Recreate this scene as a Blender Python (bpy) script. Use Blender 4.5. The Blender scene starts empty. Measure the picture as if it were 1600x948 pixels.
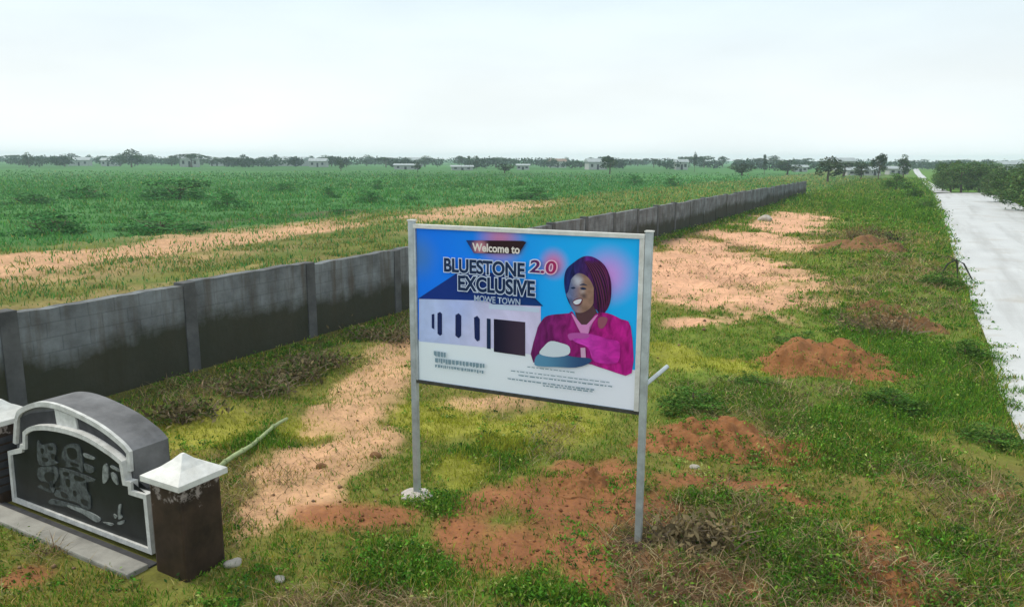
import bpy, bmesh, math, random
import numpy as np
from mathutils import Vector, Matrix
R = math.radians
scene = bpy.context.scene
col = scene.collection
random.seed(7)
rng = np.random.default_rng(11)

# ------------------------------------------------------------------ camera
CAM_H = 3.9
F_PX = 1200.0                      # focal length in photograph pixels (1600 wide)
PITCH = math.atan(224.0 / F_PX)
ROLL = 0.0040
cF = Vector((0, math.cos(PITCH), -math.sin(PITCH)))
cU0 = Vector((0, math.sin(PITCH), math.cos(PITCH)))
cR0 = Vector((1, 0, 0))
cR = cR0 * math.cos(ROLL) + cU0 * math.sin(ROLL)
cU = cU0 * math.cos(ROLL) - cR0 * math.sin(ROLL)
cam_d = bpy.data.cameras.new('camera')
cam = bpy.data.objects.new('camera', cam_d); col.objects.link(cam)
cam.matrix_world = Matrix(((cR.x, cU.x, -cF.x, 0), (cR.y, cU.y, -cF.y, 0), (cR.z, cU.z, -cF.z, CAM_H), (0, 0, 0, 1)))
cam_d.sensor_width = 36; cam_d.lens = 36 * F_PX / 1600
cam_d.clip_start = 0.1; cam_d.clip_end = 20000
scene.camera = cam
CP = Vector((0, 0, CAM_H))

# ------------------------------------------------------------------ world, sun, exposure
SUN_EL, SUN_AZ = 52.0, -68.0       # azimuth measured from +Y towards +X
world = bpy.data.worlds.new('World'); scene.world = world; world.use_nodes = True
nt = world.node_tree; nt.nodes.clear()
out = nt.nodes.new('ShaderNodeOutputWorld'); bg = nt.nodes.new('ShaderNodeBackground')
sky = nt.nodes.new('ShaderNodeTexSky'); sky.sky_type = 'NISHITA'; sky.sun_disc = False
sky.sun_elevation = R(SUN_EL); sky.sun_rotation = R(SUN_AZ); sky.dust_density = 3.0; sky.air_density = 1.0
tc = nt.nodes.new('ShaderNodeTexCoord'); sep = nt.nodes.new('ShaderNodeSeparateXYZ')
ramp = nt.nodes.new('ShaderNodeValToRGB')
els = ramp.color_ramp.elements
els[0].position = 0.0; els[0].color = (0.98, 1.05, 1.06, 1)
els[1].position = 0.09; els[1].color = (0.90, 0.965, 0.975, 1)
e = els.new(0.22); e.color = (0.76, 0.90, 0.965, 1)
e = els.new(0.6); e.color = (0.84, 0.92, 0.96, 1)
cl = nt.nodes.new('ShaderNodeTexNoise'); cl.inputs['Scale'].default_value = 2.6; cl.inputs['Detail'].default_value = 5
mp = nt.nodes.new('ShaderNodeMapping'); mp.inputs['Scale'].default_value = (1, 1, 4.0)
cr = nt.nodes.new('ShaderNodeMapRange'); cr.inputs[1].default_value = 0.35; cr.inputs[2].default_value = 0.75
cr.inputs[3].default_value = 6.6; cr.inputs[4].default_value = 7.6
mul = nt.nodes.new('ShaderNodeVectorMath'); mul.operation = 'SCALE'
mix = nt.nodes.new('ShaderNodeMixRGB'); mix.inputs['Fac'].default_value = 0.93
L = nt.links.new
L(tc.outputs['Generated'], sep.inputs[0]); L(sep.outputs['Z'], ramp.inputs['Fac'])
L(tc.outputs['Generated'], mp.inputs['Vector']); L(mp.outputs[0], cl.inputs['Vector']); L(cl.outputs['Fac'], cr.inputs[0])
L(ramp.outputs['Color'], mul.inputs[0]); L(cr.outputs[0], mul.inputs['Scale'])
L(sky.outputs['Color'], mix.inputs['Color1']); L(mul.outputs[0], mix.inputs['Color2'])
L(mix.outputs['Color'], bg.inputs['Color']); bg.inputs['Strength'].default_value = 0.1
L(bg.outputs[0], out.inputs['Surface'])
sun_d = bpy.data.lights.new('sun', 'SUN'); sun_d.energy = 1.5; sun_d.angle = R(10); sun_d.color = (1.0, 0.93, 0.80)
sun = bpy.data.objects.new('sun', sun_d); col.objects.link(sun)
sd = Vector((math.sin(R(SUN_AZ)) * math.cos(R(SUN_EL)), math.cos(R(SUN_AZ)) * math.cos(R(SUN_EL)), math.sin(R(SUN_EL))))
sun.rotation_euler = sd.to_track_quat('Z', 'Y').to_euler(); sun.location = (0, 0, 60)
scene.view_settings.view_transform = 'Standard'; scene.view_settings.look = 'None'
scene.view_settings.exposure = 0.64; scene.view_settings.gamma = 1.0; scene.view_settings.use_curve_mapping = False
scene.cycles.max_bounces = 5; scene.cycles.diffuse_bounces = 3; scene.cycles.volume_bounces = 1
scene.cycles.transparent_max_bounces = 6

# ------------------------------------------------------------------ helpers
def ray(px, py):
    return (cF * F_PX + cR * (px - 800) - cU * (py - 474)).normalized()
def at(px, py, z=0.0):
    d = ray(px, py); t = (z - CAM_H) / d.z
    return CP + d * t
def dist_at(px, dist, z=0.0):
    d = ray(px, 300); h = Vector((d.x, d.y, 0)).normalized()
    k = dist / h.y
    return Vector((h.x * k, dist, z))

def tag(o, label=None, cat=None, group=None, kind=None):
    if label: o['label'] = label
    if cat: o['category'] = cat
    if group: o['group'] = group
    if kind: o['kind'] = kind
    return o
def empty(name, loc=(0, 0, 0), rz=0.0):
    o = bpy.data.objects.new(name, None); col.objects.link(o)
    o.empty_display_size = 0.2; o.location = loc; o.rotation_euler = (0, 0, rz); return o
def link(name, me, parent=None, m=None):
    o = bpy.data.objects.new(name, me); col.objects.link(o)
    if m is not None and len(me.materials) == 0: me.materials.append(m)
    if parent is not None: o.parent = parent
    return o
def bm_obj(name, bm, m, parent=None, smooth=False):
    me = bpy.data.meshes.new(name); bmesh.ops.recalc_face_normals(bm, faces=bm.faces[:])
    bm.to_mesh(me); bm.free()
    if smooth:
        for p in me.polygons: p.use_smooth = True
    return link(name, me, parent, m)
def np_mesh(name, V, F, tint=None, smooth=False):
    """V (n,3), F (m,k) fixed size faces, tint (n,3)"""
    me = bpy.data.meshes.new(name); V = np.asarray(V, np.float32); F = np.asarray(F, np.int32); k = F.shape[1]
    me.vertices.add(len(V)); me.vertices.foreach_set('co', V.ravel())
    me.loops.add(F.size); me.loops.foreach_set('vertex_index', F.ravel())
    me.polygons.add(len(F)); me.polygons.foreach_set('loop_start', np.arange(0, F.size, k, dtype=np.int32))
    if smooth: me.polygons.foreach_set('use_smooth', np.ones(len(F), bool))
    me.update(calc_edges=True)
    if tint is not None:
        a = me.attributes.new('tint', 'FLOAT_COLOR', 'POINT')
        c = np.ones((len(V), 4), np.float32); c[:, :3] = tint; a.data.foreach_set('color', c.ravel())
    return me
def add_box(bm, x0, x1, y0, y1, z0, z1, bev=0.0):
    vs = [bm.verts.new((x, y, z)) for x in (x0, x1) for y in (y0, y1) for z in (z0, z1)]
    fs = []
    for q in ((0, 1, 3, 2), (4, 6, 7, 5), (0, 4, 5, 1), (2, 3, 7, 6), (0, 2, 6, 4), (1, 5, 7, 3)):
        fs.append(bm.faces.new([vs[i] for i in q]))
    if bev:
        es = list({e for f in fs for e in f.edges})
        bmesh.ops.bevel(bm, geom=es, offset=bev, segments=2, affect='EDGES', profile=0.6)
def box_obj(name, x0, x1, y0, y1, z0, z1, m, parent=None, bev=0.0):
    bm = bmesh.new(); add_box(bm, x0, x1, y0, y1, z0, z1, bev); return bm_obj(name, bm, m, parent)
def add_tube(bm, pts, radii, n=8):
    pts = [Vector(p) for p in pts]; rings = []
    for i, p in enumerate(pts):
        d = (pts[min(i + 1, len(pts) - 1)] - pts[max(i - 1, 0)]).normalized()
        a = d.orthogonal().normalized(); b = d.cross(a)
        rings.append([bm.verts.new(p + (a * math.cos(t) + b * math.sin(t)) * radii[i]) for t in [2 * math.pi * k / n for k in range(n)]])
    for i in range(len(rings) - 1):
        for k in range(n):
            bm.faces.new((rings[i][k], rings[i][(k + 1) % n], rings[i + 1][(k + 1) % n], rings[i + 1][k]))
    bm.faces.new(rings[0][::-1]); bm.faces.new(rings[-1])
def poly_prism(name, pts, y0, y1, m, parent=None):
    """outline pts (x,z) extruded from y0 to y1 (front is the smaller y)"""
    bm = bmesh.new()
    a = [bm.verts.new((p[0], y0, p[1])) for p in pts]; b = [bm.verts.new((p[0], y1, p[1])) for p in pts]
    bm.faces.new(a); bm.faces.new(b[::-1]); n = len(pts)
    for i in range(n): bm.faces.new((a[i], b[i], b[(i + 1) % n], a[(i + 1) % n]))
    bmesh.ops.triangulate(bm, faces=[f for f in bm.faces if len(f.verts) > 4])
    return bm_obj(name, bm, m, parent)
def band_prism(name, outer, inner, y0, y1, m, parent=None, closed=True):
    """strip between two outlines of equal length"""
    bm = bmesh.new(); n = len(outer)
    q = [[bm.verts.new((p[0], y, p[1])) for p in pts] for pts in (outer, inner) for y in (y0, y1)]
    oa, ob, ia, ib = q
    for i in range(n if closed else n - 1):
        j = (i + 1) % n
        for f in ((oa[i], oa[j], ia[j], ia[i]), (ob[i], ib[i], ib[j], ob[j]), (oa[i], ob[i], ob[j], oa[j]), (ia[i], ia[j], ib[j], ib[i])):
            bm.faces.new(f)
    if not closed:
        bm.faces.new((oa[0], ia[0], ib[0], ob[0])); bm.faces.new((oa[-1], ob[-1], ib[-1], ia[-1]))
    return bm_obj(name, bm, m, parent)
def inset(pts, d):
    n = len(pts); area = sum(pts[i][0] * pts[(i + 1) % n][1] - pts[(i + 1) % n][0] * pts[i][1] for i in range(n))
    s = 1 if area > 0 else -1; res = []
    for i in range(n):
        p0, p1, p2 = Vector(pts[i - 1]), Vector(pts[i]), Vector(pts[(i + 1) % n])
        n1 = Vector((-(p1 - p0).y, (p1 - p0).x)).normalized() * s; n2 = Vector((-(p2 - p1).y, (p2 - p1).x)).normalized() * s
        b = n1 + n2; b = b / max(0.35, b.length_squared) * 2 if b.length > 1e-6 else n1
        q = p1 + b * d * (0.5 * 2 if False else 1.0) * 0.5 * (2 if False else 1) * 1.0 if False else p1 + b * d
        res.append((q.x, q.y))
    return res
def smooth_outline(pts, k=6):
    res = []; n = len(pts); P = [Vector(p) for p in pts]
    for i in range(n):
        a, b, c, d = P[i - 1], P[i], P[(i + 1) % n], P[(i + 2) % n]
        for j in range(k):
            t = j / k
            res.append(tuple(0.5 * ((2 * b) + (c - a) * t + (2 * a - 5 * b + 4 * c - d) * t * t + (3 * b - a - 3 * c + d) * t ** 3)))
    return res

# numpy noise
_perm = np.random.default_rng(3).random((256, 256))
def vnoise(x, y):
    xi = np.floor(x).astype(int); yi = np.floor(y).astype(int); fx = x - xi; fy = y - yi
    fx = fx * fx * (3 - 2 * fx); fy = fy * fy * (3 - 2 * fy)
    g = lambda a, b: _perm[a & 255, b & 255]
    return (g(xi, yi) * (1 - fx) + g(xi + 1, yi) * fx) * (1 - fy) + (g(xi, yi + 1) * (1 - fx) + g(xi + 1, yi + 1) * fx) * fy
def fbm(x, y, sc, oct=4, gain=0.5):
    v = 0; a = 1; tot = 0
    for i in range(oct):
        v = v + a * vnoise(x * sc + 17.3 * i, y * sc - 9.1 * i); tot += a; a *= gain; sc *= 2.03
    return v / tot
def sstep(a, b, x):
    t = np.clip((x - a) / (b - a), 0, 1); return t * t * (3 - 2 * t)

# direction of the road and of the wall
VP = ray(1440, 256); RD = Vector((VP.x, VP.y, 0)).normalized()       # the direction of the road and of the wall
RN = Vector((RD.y, -RD.x, 0))                                           # to the right of it

# ------------------------------------------------------------------ materials
def mat(name, c, rough=0.7, var=0.25, scale=6.0, bump=0.15, bscale=None, metal=0.0, c2=None, spec=0.3, detail=6):
    m = bpy.data.materials.new(name); m.use_nodes = True; t = m.node_tree; p = t.nodes['Principled BSDF']
    p.inputs['Roughness'].default_value = rough; p.inputs['Metallic'].default_value = metal
    p.inputs['Specular IOR Level'].default_value = spec
    co = t.nodes.new('ShaderNodeTexCoord'); n = t.nodes.new('ShaderNodeTexNoise')
    n.inputs['Scale'].default_value = scale; n.inputs['Detail'].default_value = detail; n.inputs['Roughness'].default_value = 0.62
    t.links.new(co.outputs['Object'], n.inputs['Vector'])
    rp = t.nodes.new('ShaderNodeValToRGB'); rp.color_ramp.elements[0].position = 0.3; rp.color_ramp.elements[1].position = 0.7
    ca = c2 or tuple(v * (1 - var) for v in c); cb = c if c2 else tuple(min(1, v * (1 + var)) for v in c)
    rp.color_ramp.elements[0].color = (*ca, 1); rp.color_ramp.elements[1].color = (*cb, 1)
    t.links.new(n.outputs['Fac'], rp.inputs['Fac']); t.links.new(rp.outputs['Color'], p.inputs['Base Color'])
    if bump:
        b = t.nodes.new('ShaderNodeBump'); b.inputs['Strength'].default_value = bump; b.inputs['Distance'].default_value = 0.02
        n2 = t.nodes.new('ShaderNodeTexNoise'); n2.inputs['Scale'].default_value = bscale or scale * 4; n2.inputs['Detail'].default_value = 5
        t.links.new(co.outputs['Object'], n2.inputs['Vector']); t.links.new(n2.outputs['Fac'], b.inputs['Height'])
        t.links.new(b.outputs['Normal'], p.inputs['Normal'])
    return m
def veg_mat(name, trans=0.25, rough=0.6):
    m = bpy.data.materials.new(name); m.use_nodes = True; t = m.node_tree; p = t.nodes['Principled BSDF']
    a = t.nodes.new('ShaderNodeAttribute'); a.attribute_name = 'tint'
    p.inputs['Roughness'].default_value = rough; p.inputs['Specular IOR Level'].default_value = 0.05
    t.links.new(a.outputs['Color'], p.inputs['Base Color'])
    tr = t.nodes.new('ShaderNodeBsdfTranslucent'); mx = t.nodes.new('ShaderNodeMixShader'); mx.inputs[0].default_value = trans
    t.links.new(a.outputs['Color'], tr.inputs['Color']); o = t.nodes['Material Output']
    t.links.new(p.outputs[0], mx.inputs[1]); t.links.new(tr.outputs[0], mx.inputs[2]); t.links.new(mx.outputs[0], o.inputs['Surface'])
    return m
def grad_mat(name, ca, cb, u0, u1, axis='X', rough=0.45, extra=None, grain=None):
    """flat print: colour runs from ca to cb along the object's axis; extra = (colour, x, z, radius, strength) printed glows"""
    m = bpy.data.materials.new(name); m.use_nodes = True; t = m.node_tree; p = t.nodes['Principled BSDF']
    p.inputs['Roughness'].default_value = 0.6; p.inputs['Specular IOR Level'].default_value = 0.12
    co = t.nodes.new('ShaderNodeTexCoord'); s = t.nodes.new('ShaderNodeSeparateXYZ'); t.links.new(co.outputs['Object'], s.inputs[0])
    mr = t.nodes.new('ShaderNodeMapRange'); mr.inputs[1].default_value = u0; mr.inputs[2].default_value = u1
    mr.interpolation_type = 'SMOOTHSTEP'
    t.links.new(s.outputs[axis], mr.inputs[0])
    mx = t.nodes.new('ShaderNodeMixRGB'); mx.inputs[1].default_value = (*ca, 1); mx.inputs[2].default_value = (*cb, 1)
    t.links.new(mr.outputs[0], mx.inputs[0]); cur = mx.outputs[0]
    for (c, x, z, r, st) in (extra or []):
        vs = t.nodes.new('ShaderNodeVectorMath'); vs.operation = 'DISTANCE'; cb_ = t.nodes.new('ShaderNodeCombineXYZ')
        t.links.new(s.outputs['X'], cb_.inputs[0]); t.links.new(s.outputs['Z'], cb_.inputs[2])
        t.links.new(cb_.outputs[0], vs.inputs[0]); vs.inputs[1].default_value = (x, 0, z)
        m2 = t.nodes.new('ShaderNodeMapRange'); m2.inputs[1].default_value = 0; m2.inputs[2].default_value = r
        m2.inputs[3].default_value = st; m2.inputs[4].default_value = 0; m2.interpolation_type = 'SMOOTHSTEP'
        t.links.new(vs.outputs['Value'], m2.inputs[0])
        mm = t.nodes.new('ShaderNodeMixRGB'); t.links.new(m2.outputs[0], mm.inputs[0]); t.links.new(cur, mm.inputs[1])
        mm.inputs[2].default_value = (*c, 1); cur = mm.outputs[0]
    if grain:
        amt, sx, sz = grain; mp = t.nodes.new('ShaderNodeMapping'); mp.inputs['Scale'].default_value = (sx, 1, sz); t.links.new(co.outputs['Object'], mp.inputs['Vector'])
        n = t.nodes.new('ShaderNodeTexNoise'); n.inputs['Scale'].default_value = 1; n.inputs['Detail'].default_value = 4; n.inputs['Distortion'].default_value = 0.6; t.links.new(mp.outputs[0], n.inputs['Vector'])
        r_ = t.nodes.new('ShaderNodeMapRange'); r_.inputs[1].default_value = .3; r_.inputs[2].default_value = .7; r_.inputs[3].default_value = 1 - amt; r_.inputs[4].default_value = 1 + amt; t.links.new(n.outputs['Fac'], r_.inputs[0])
        v_ = t.nodes.new('ShaderNodeVectorMath'); v_.operation = 'SCALE'; t.links.new(cur, v_.inputs[0]); t.links.new(r_.outputs[0], v_.inputs['Scale']); cur = v_.outputs[0]
    t.links.new(cur, p.inputs['Base Color'])
    return m

M = {}
M['veg'] = veg_mat('foliage', 0.22)
M['grass'] = veg_mat('grass_blades', 0.25)
M['bark'] = mat('bark', (0.12, 0.085, 0.06), 0.9, 0.35, 9, 0.4)
M['steel'] = mat('galvanised_steel', (0.46, 0.50, 0.52), 0.45, 0.25, 7, 0.03, metal=0.5, spec=0.5)
M['white_paint'] = mat('white_paint', (0.76, 0.76, 0.73), 0.65, 0.2, 6, 0.3, 25, c2=(0.55, 0.54, 0.50), detail=10)
M['trim_white'] = mat('weathered_white_trim', (0.72, 0.72, 0.70), 0.65, 0.3, 9, 0.15, 40, c2=(0.44, 0.44, 0.42), detail=10)
M['grey_render'] = mat('grey_cement_render', (0.15, 0.15, 0.155), 0.85, 0.4, 3, 0.15, 30)
M['black_panel'] = mat('black_granite', (0.012, 0.015, 0.016), 0.4, 0.5, 5, 0.03, spec=0.4)
M['dark_band'] = mat('charcoal_paint', (0.045, 0.045, 0.05), 0.6, 0.35, 6, 0.1)
M['emblem'] = mat('worn_grey_paint', (0.075, 0.086, 0.086), 0.6, 0.6, 18, 0.05)
M['emblem_pale'] = mat('pale_grey_paint', (0.22, 0.24, 0.23), 0.6, 0.5, 18, 0.05)
M['concrete'] = mat('pale_concrete', (0.30, 0.29, 0.26), 0.9, 0.3, 3, 0.3, 25)
M['bamboo'] = mat('green_bamboo', (0.30, 0.36, 0.17), 0.5, 0.3, 6, 0.05)
M['stone'] = mat('pale_stone', (0.42, 0.38, 0.33), 0.9, 0.3, 5, 0.4)
M['twig'] = mat('dead_twigs', (0.20, 0.155, 0.105), 0.9, 0.35, 12, 0.1)
M['darktwig'] = mat('dark_twigs', (0.05, 0.05, 0.04), 0.9, 0.35, 12, 0.1)
M['house_wall'] = mat('pale_house_wall', (0.40, 0.41, 0.40), 0.8, 0.12, 1, 0)
M['house_roof'] = mat('zinc_roof', (0.34, 0.38, 0.39), 0.6, 0.2, 1, 0)
M['rust_roof'] = mat('rusted_roof', (0.24, 0.17, 0.13), 0.7, 0.25, 1, 0)
M['dark_opening'] = mat('dark_opening', (0.03, 0.03, 0.035), 0.3, 0.2, 1, 0)

def pillar_mat():
    m = mat('dark_brown_pillar_paint', (0.040, 0.024, 0.016), 0.55, 0.5, 5, 0.12, 20)
    t = m.node_tree; p = t.nodes['Principled BSDF']; src = p.inputs['Base Color'].links[0].from_socket
    co = t.nodes.new('ShaderNodeTexCoord'); s = t.nodes.new('ShaderNodeSeparateXYZ'); t.links.new(co.outputs['Object'], s.inputs[0])
    n = t.nodes.new('ShaderNodeTexNoise'); n.inputs['Scale'].default_value = 7; n.inputs['Detail'].default_value = 6; n.inputs['Roughness'].default_value = 0.7
    t.links.new(co.outputs['Object'], n.inputs['Vector'])
    mr = t.nodes.new('ShaderNodeMapRange'); mr.inputs[1].default_value = 0.50; mr.inputs[2].default_value = 0.94; mr.inputs[3].default_value = -0.16; mr.inputs[4].default_value = 0.15
    t.links.new(s.outputs['Z'], mr.inputs[0])
    ad = t.nodes.new('ShaderNodeMath'); t.links.new(n.outputs['Fac'], ad.inputs[0]); t.links.new(mr.outputs[0], ad.inputs[1])
    m2 = t.nodes.new('ShaderNodeMapRange'); m2.inputs[1].default_value = 0.585; m2.inputs[2].default_value = 0.66; t.links.new(ad.outputs[0], m2.inputs[0])
    mx = t.nodes.new('ShaderNodeMixRGB'); mx.inputs[2].default_value = (0.32, 0.27, 0.25, 1)
    t.links.new(m2.outputs[0], mx.inputs[0]); t.links.new(src, mx.inputs[1]); t.links.new(mx.outputs[0], p.inputs['Base Color'])
    return m
M['pillar'] = pillar_mat()

def wall_mat():
    m = mat('weathered_block_wall', (0.25, 0.275, 0.29), 0.92, 0.3, 1.6, 0.5, 14, c2=(0.085, 0.088, 0.09), detail=9)
    t = m.node_tree; p = t.nodes['Principled BSDF']; src = p.inputs['Base Color'].links[0].from_socket
    co = t.nodes.new('ShaderNodeTexCoord'); s = t.nodes.new('ShaderNodeSeparateXYZ'); t.links.new(co.outputs['Object'], s.inputs[0])
    def noise(scale, vec=None, d=5):
        n = t.nodes.new('ShaderNodeTexNoise'); n.inputs['Scale'].default_value = scale; n.inputs['Detail'].default_value = d; n.inputs['Roughness'].default_value = 0.65
        t.links.new(vec or co.outputs['Object'], n.inputs['Vector']); return n.outputs['Fac']
    br = t.nodes.new('ShaderNodeTexBrick'); mb = t.nodes.new('ShaderNodeMapping'); mb.inputs['Rotation'].default_value = (math.pi / 2, 0, 0); t.links.new(co.outputs['Object'], mb.inputs['Vector'])
    cx_ = t.nodes.new('ShaderNodeCombineXYZ'); t.links.new(s.outputs['X'], cx_.inputs[0]); t.links.new(s.outputs['Z'], cx_.inputs[1]); t.links.new(cx_.outputs[0], br.inputs['Vector'])
    br.inputs['Scale'].default_value = 1; br.inputs['Brick Width'].default_value = .46; br.inputs['Row Height'].default_value = .235; br.inputs['Mortar Size'].default_value = .012; br.inputs['Mortar Smooth'].default_value = .6
    br.inputs['Color1'].default_value = (1, 1, 1, 1); br.inputs['Color2'].default_value = (.86, .86, .86, 1); br.inputs['Mortar'].default_value = (.62, .62, .62, 1)
    mm_ = t.nodes.new('ShaderNodeMixRGB'); mm_.blend_type = 'MULTIPLY'; mm_.inputs[0].default_value = .7; t.links.new(src, mm_.inputs[1]); t.links.new(br.outputs['Color'], mm_.inputs[2]); src = mm_.outputs[0]
    # rain streaks
    mpg = t.nodes.new('ShaderNodeMapping'); mpg.inputs['Scale'].default_value = (3.0, 3.0, 0.25); t.links.new(co.outputs['Object'], mpg.inputs['Vector'])
    st = t.nodes.new('ShaderNodeMapRange'); st.inputs[1].default_value = 0.48; st.inputs[2].default_value = 0.68; st.inputs[4].default_value = 0.75
    t.links.new(noise(1.3, mpg.outputs[0]), st.inputs[0])
    m1 = t.nodes.new('ShaderNodeMixRGB'); m1.inputs[2].default_value = (0.085, 0.068, 0.05, 1); t.links.new(st.outputs[0], m1.inputs[0]); t.links.new(src, m1.inputs[1])
    # moss and damp climbing from the foot of the wall
    ad = t.nodes.new('ShaderNodeMath'); ad.operation = 'MULTIPLY_ADD'; t.links.new(noise(1.3, None, 8), ad.inputs[0]); ad.inputs[1].default_value = -0.9; ad0 = t.nodes.new('ShaderNodeMath'); ad0.operation = 'MULTIPLY_ADD'; t.links.new(noise(0.16, None, 2), ad0.inputs[0]); ad0.inputs[1].default_value = -0.9; t.links.new(s.outputs['Z'], ad0.inputs[2]); t.links.new(ad0.outputs[0], ad.inputs[2])
    mo = t.nodes.new('ShaderNodeMapRange'); mo.inputs[1].default_value = -0.22; mo.inputs[2].default_value = 0.10; mo.inputs[3].default_value = 0.95; mo.inputs[4].default_value = 0
    t.links.new(ad.outputs[0], mo.inputs[0])
    mc = t.nodes.new('ShaderNodeMixRGB'); mc.inputs[1].default_value = (0.020, 0.028, 0.014, 1); mc.inputs[2].default_value = (0.055, 0.048, 0.03, 1); t.links.new(noise(1.1), mc.inputs[0])
    m2 = t.nodes.new('ShaderNodeMixRGB'); t.links.new(mo.outputs[0], m2.inputs[0]); t.links.new(m1.outputs[0], m2.inputs[1]); t.links.new(mc.outputs[0], m2.inputs[2])
    t.links.new(m2.outputs[0], p.inputs['Base Color'])
    return m
M['wall'] = wall_mat()
M['wall_pillar'] = mat('dark_stained_pillar', (0.092, 0.094, 0.095), 0.92, 0.35, 2.5, 0.3)

def ground_mat():
    m = bpy.data.materials.new('ground_soil_and_turf'); m.use_nodes = True; t = m.node_tree; p = t.nodes['Principled BSDF']
    p.inputs['Roughness'].default_value = 0.95; p.inputs['Specular IOR Level'].default_value = 0.1
    a = t.nodes.new('ShaderNodeAttribute'); a.attribute_name = 'tint'
    co = t.nodes.new('ShaderNodeTexCoord')
    n = t.nodes.new('ShaderNodeTexNoise'); n.inputs['Scale'].default_value = 5; n.inputs['Detail'].default_value = 8; n.inputs['Roughness'].default_value = 0.7
    t.links.new(co.outputs['Object'], n.inputs['Vector'])
    mr = t.nodes.new('ShaderNodeMapRange'); mr.inputs[1].default_value = 0.25; mr.inputs[2].default_value = 0.75; mr.inputs[3].default_value = 0.68; mr.inputs[4].default_value = 1.30
    t.links.new(n.outputs['Fac'], mr.inputs[0])
    vm = t.nodes.new('ShaderNodeVectorMath'); vm.operation = 'SCALE'; t.links.new(a.outputs['Color'], vm.inputs[0]); t.links.new(mr.outputs[0], vm.inputs['Scale'])
    n3 = t.nodes.new('ShaderNodeTexNoise'); n3.inputs['Scale'].default_value = 34; n3.inputs['Detail'].default_value = 6; n3.inputs['Roughness'].default_value = .75; t.links.new(co.outputs['Object'], n3.inputs['Vector'])
    r3 = t.nodes.new('ShaderNodeMapRange'); r3.inputs[1].default_value = .42; r3.inputs[2].default_value = .66; r3.inputs[4].default_value = .6; t.links.new(n3.outputs['Fac'], r3.inputs[0])
    g3 = t.nodes.new('ShaderNodeHueSaturation'); g3.inputs['Hue'].default_value = .47; g3.inputs['Saturation'].default_value = .85; g3.inputs['Value'].default_value = .74; t.links.new(vm.outputs[0], g3.inputs['Color'])
    x3 = t.nodes.new('ShaderNodeMixRGB'); t.links.new(r3.outputs[0], x3.inputs[0]); t.links.new(vm.outputs[0], x3.inputs[1]); t.links.new(g3.outputs[0], x3.inputs[2])
    t.links.new(x3.outputs[0], p.inputs['Base Color'])
    b = t.nodes.new('ShaderNodeBump'); b.inputs['Strength'].default_value = 0.5; b.inputs['Distance'].default_value = 0.05
    n2 = t.nodes.new('ShaderNodeTexNoise'); n2.inputs['Scale'].default_value = 14; n2.inputs['Detail'].default_value = 7; t.links.new(co.outputs['Object'], n2.inputs['Vector'])
    t.links.new(n2.outputs['Fac'], b.inputs['Height']); t.links.new(b.outputs['Normal'], p.inputs['Normal'])
    return m
M['ground'] = ground_mat()
def road_mat():
    m = mat('pale_concrete_road', (0.53, 0.535, 0.535), 0.5, 0.10, 0.35, 0.08, 30, spec=0.35)
    t = m.node_tree; p = t.nodes['Principled BSDF']; src = p.inputs['Base Color'].links[0].from_socket
    co = t.nodes.new('ShaderNodeTexCoord'); mp = t.nodes.new('ShaderNodeMapping'); mp.vector_type = 'POINT'
    mp.inputs['Rotation'].default_value = (0, 0, -math.atan2(RD.y, RD.x)); mp.inputs['Scale'].default_value = (1, 1, 1)
    t.links.new(co.outputs['Object'], mp.inputs['Vector'])
    m2 = t.nodes.new('ShaderNodeMapping'); m2.inputs['Scale'].default_value = (0.05, 0.85, 1); t.links.new(mp.outputs[0], m2.inputs['Vector'])
    def layer(vec, sc, a, b, c, f, src):
        n = t.nodes.new('ShaderNodeTexNoise'); n.inputs['Scale'].default_value = sc; n.inputs['Detail'].default_value = 6; n.inputs['Roughness'].default_value = .65; t.links.new(vec, n.inputs['Vector'])
        r = t.nodes.new('ShaderNodeMapRange'); r.inputs[1].default_value = a; r.inputs[2].default_value = b; r.inputs[4].default_value = f; t.links.new(n.outputs['Fac'], r.inputs[0])
        x = t.nodes.new('ShaderNodeMixRGB'); x.inputs[2].default_value = (*c, 1); t.links.new(r.outputs[0], x.inputs[0]); t.links.new(src, x.inputs[1]); return x.outputs[0]
    cur = layer(m2.outputs[0], 1.0, .5, .68, (.30, .29, .275), .6, src)
    cur = layer(co.outputs['Object'], .45, .55, .7, (.36, .30, .23), .5, cur)
    cur = layer(co.outputs['Object'], 3.0, .6, .72, (.30, .29, .27), .35, cur)
    t.links.new(cur, p.inputs['Base Color']); return m
M['road'] = road_mat()

# ------------------------------------------------------------------ terrain functions
WALL_T = -11.8; ROAD_L, ROAD_R = 1.6, 8.3; ROAD_END = 84.0
def st_of(x, y): return x * RD.x + y * RD.y, x * RN.x + y * RN.y
def from_st(s, t, z=0.0): return RD * s + RN * t + Vector((0, 0, z))

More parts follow.
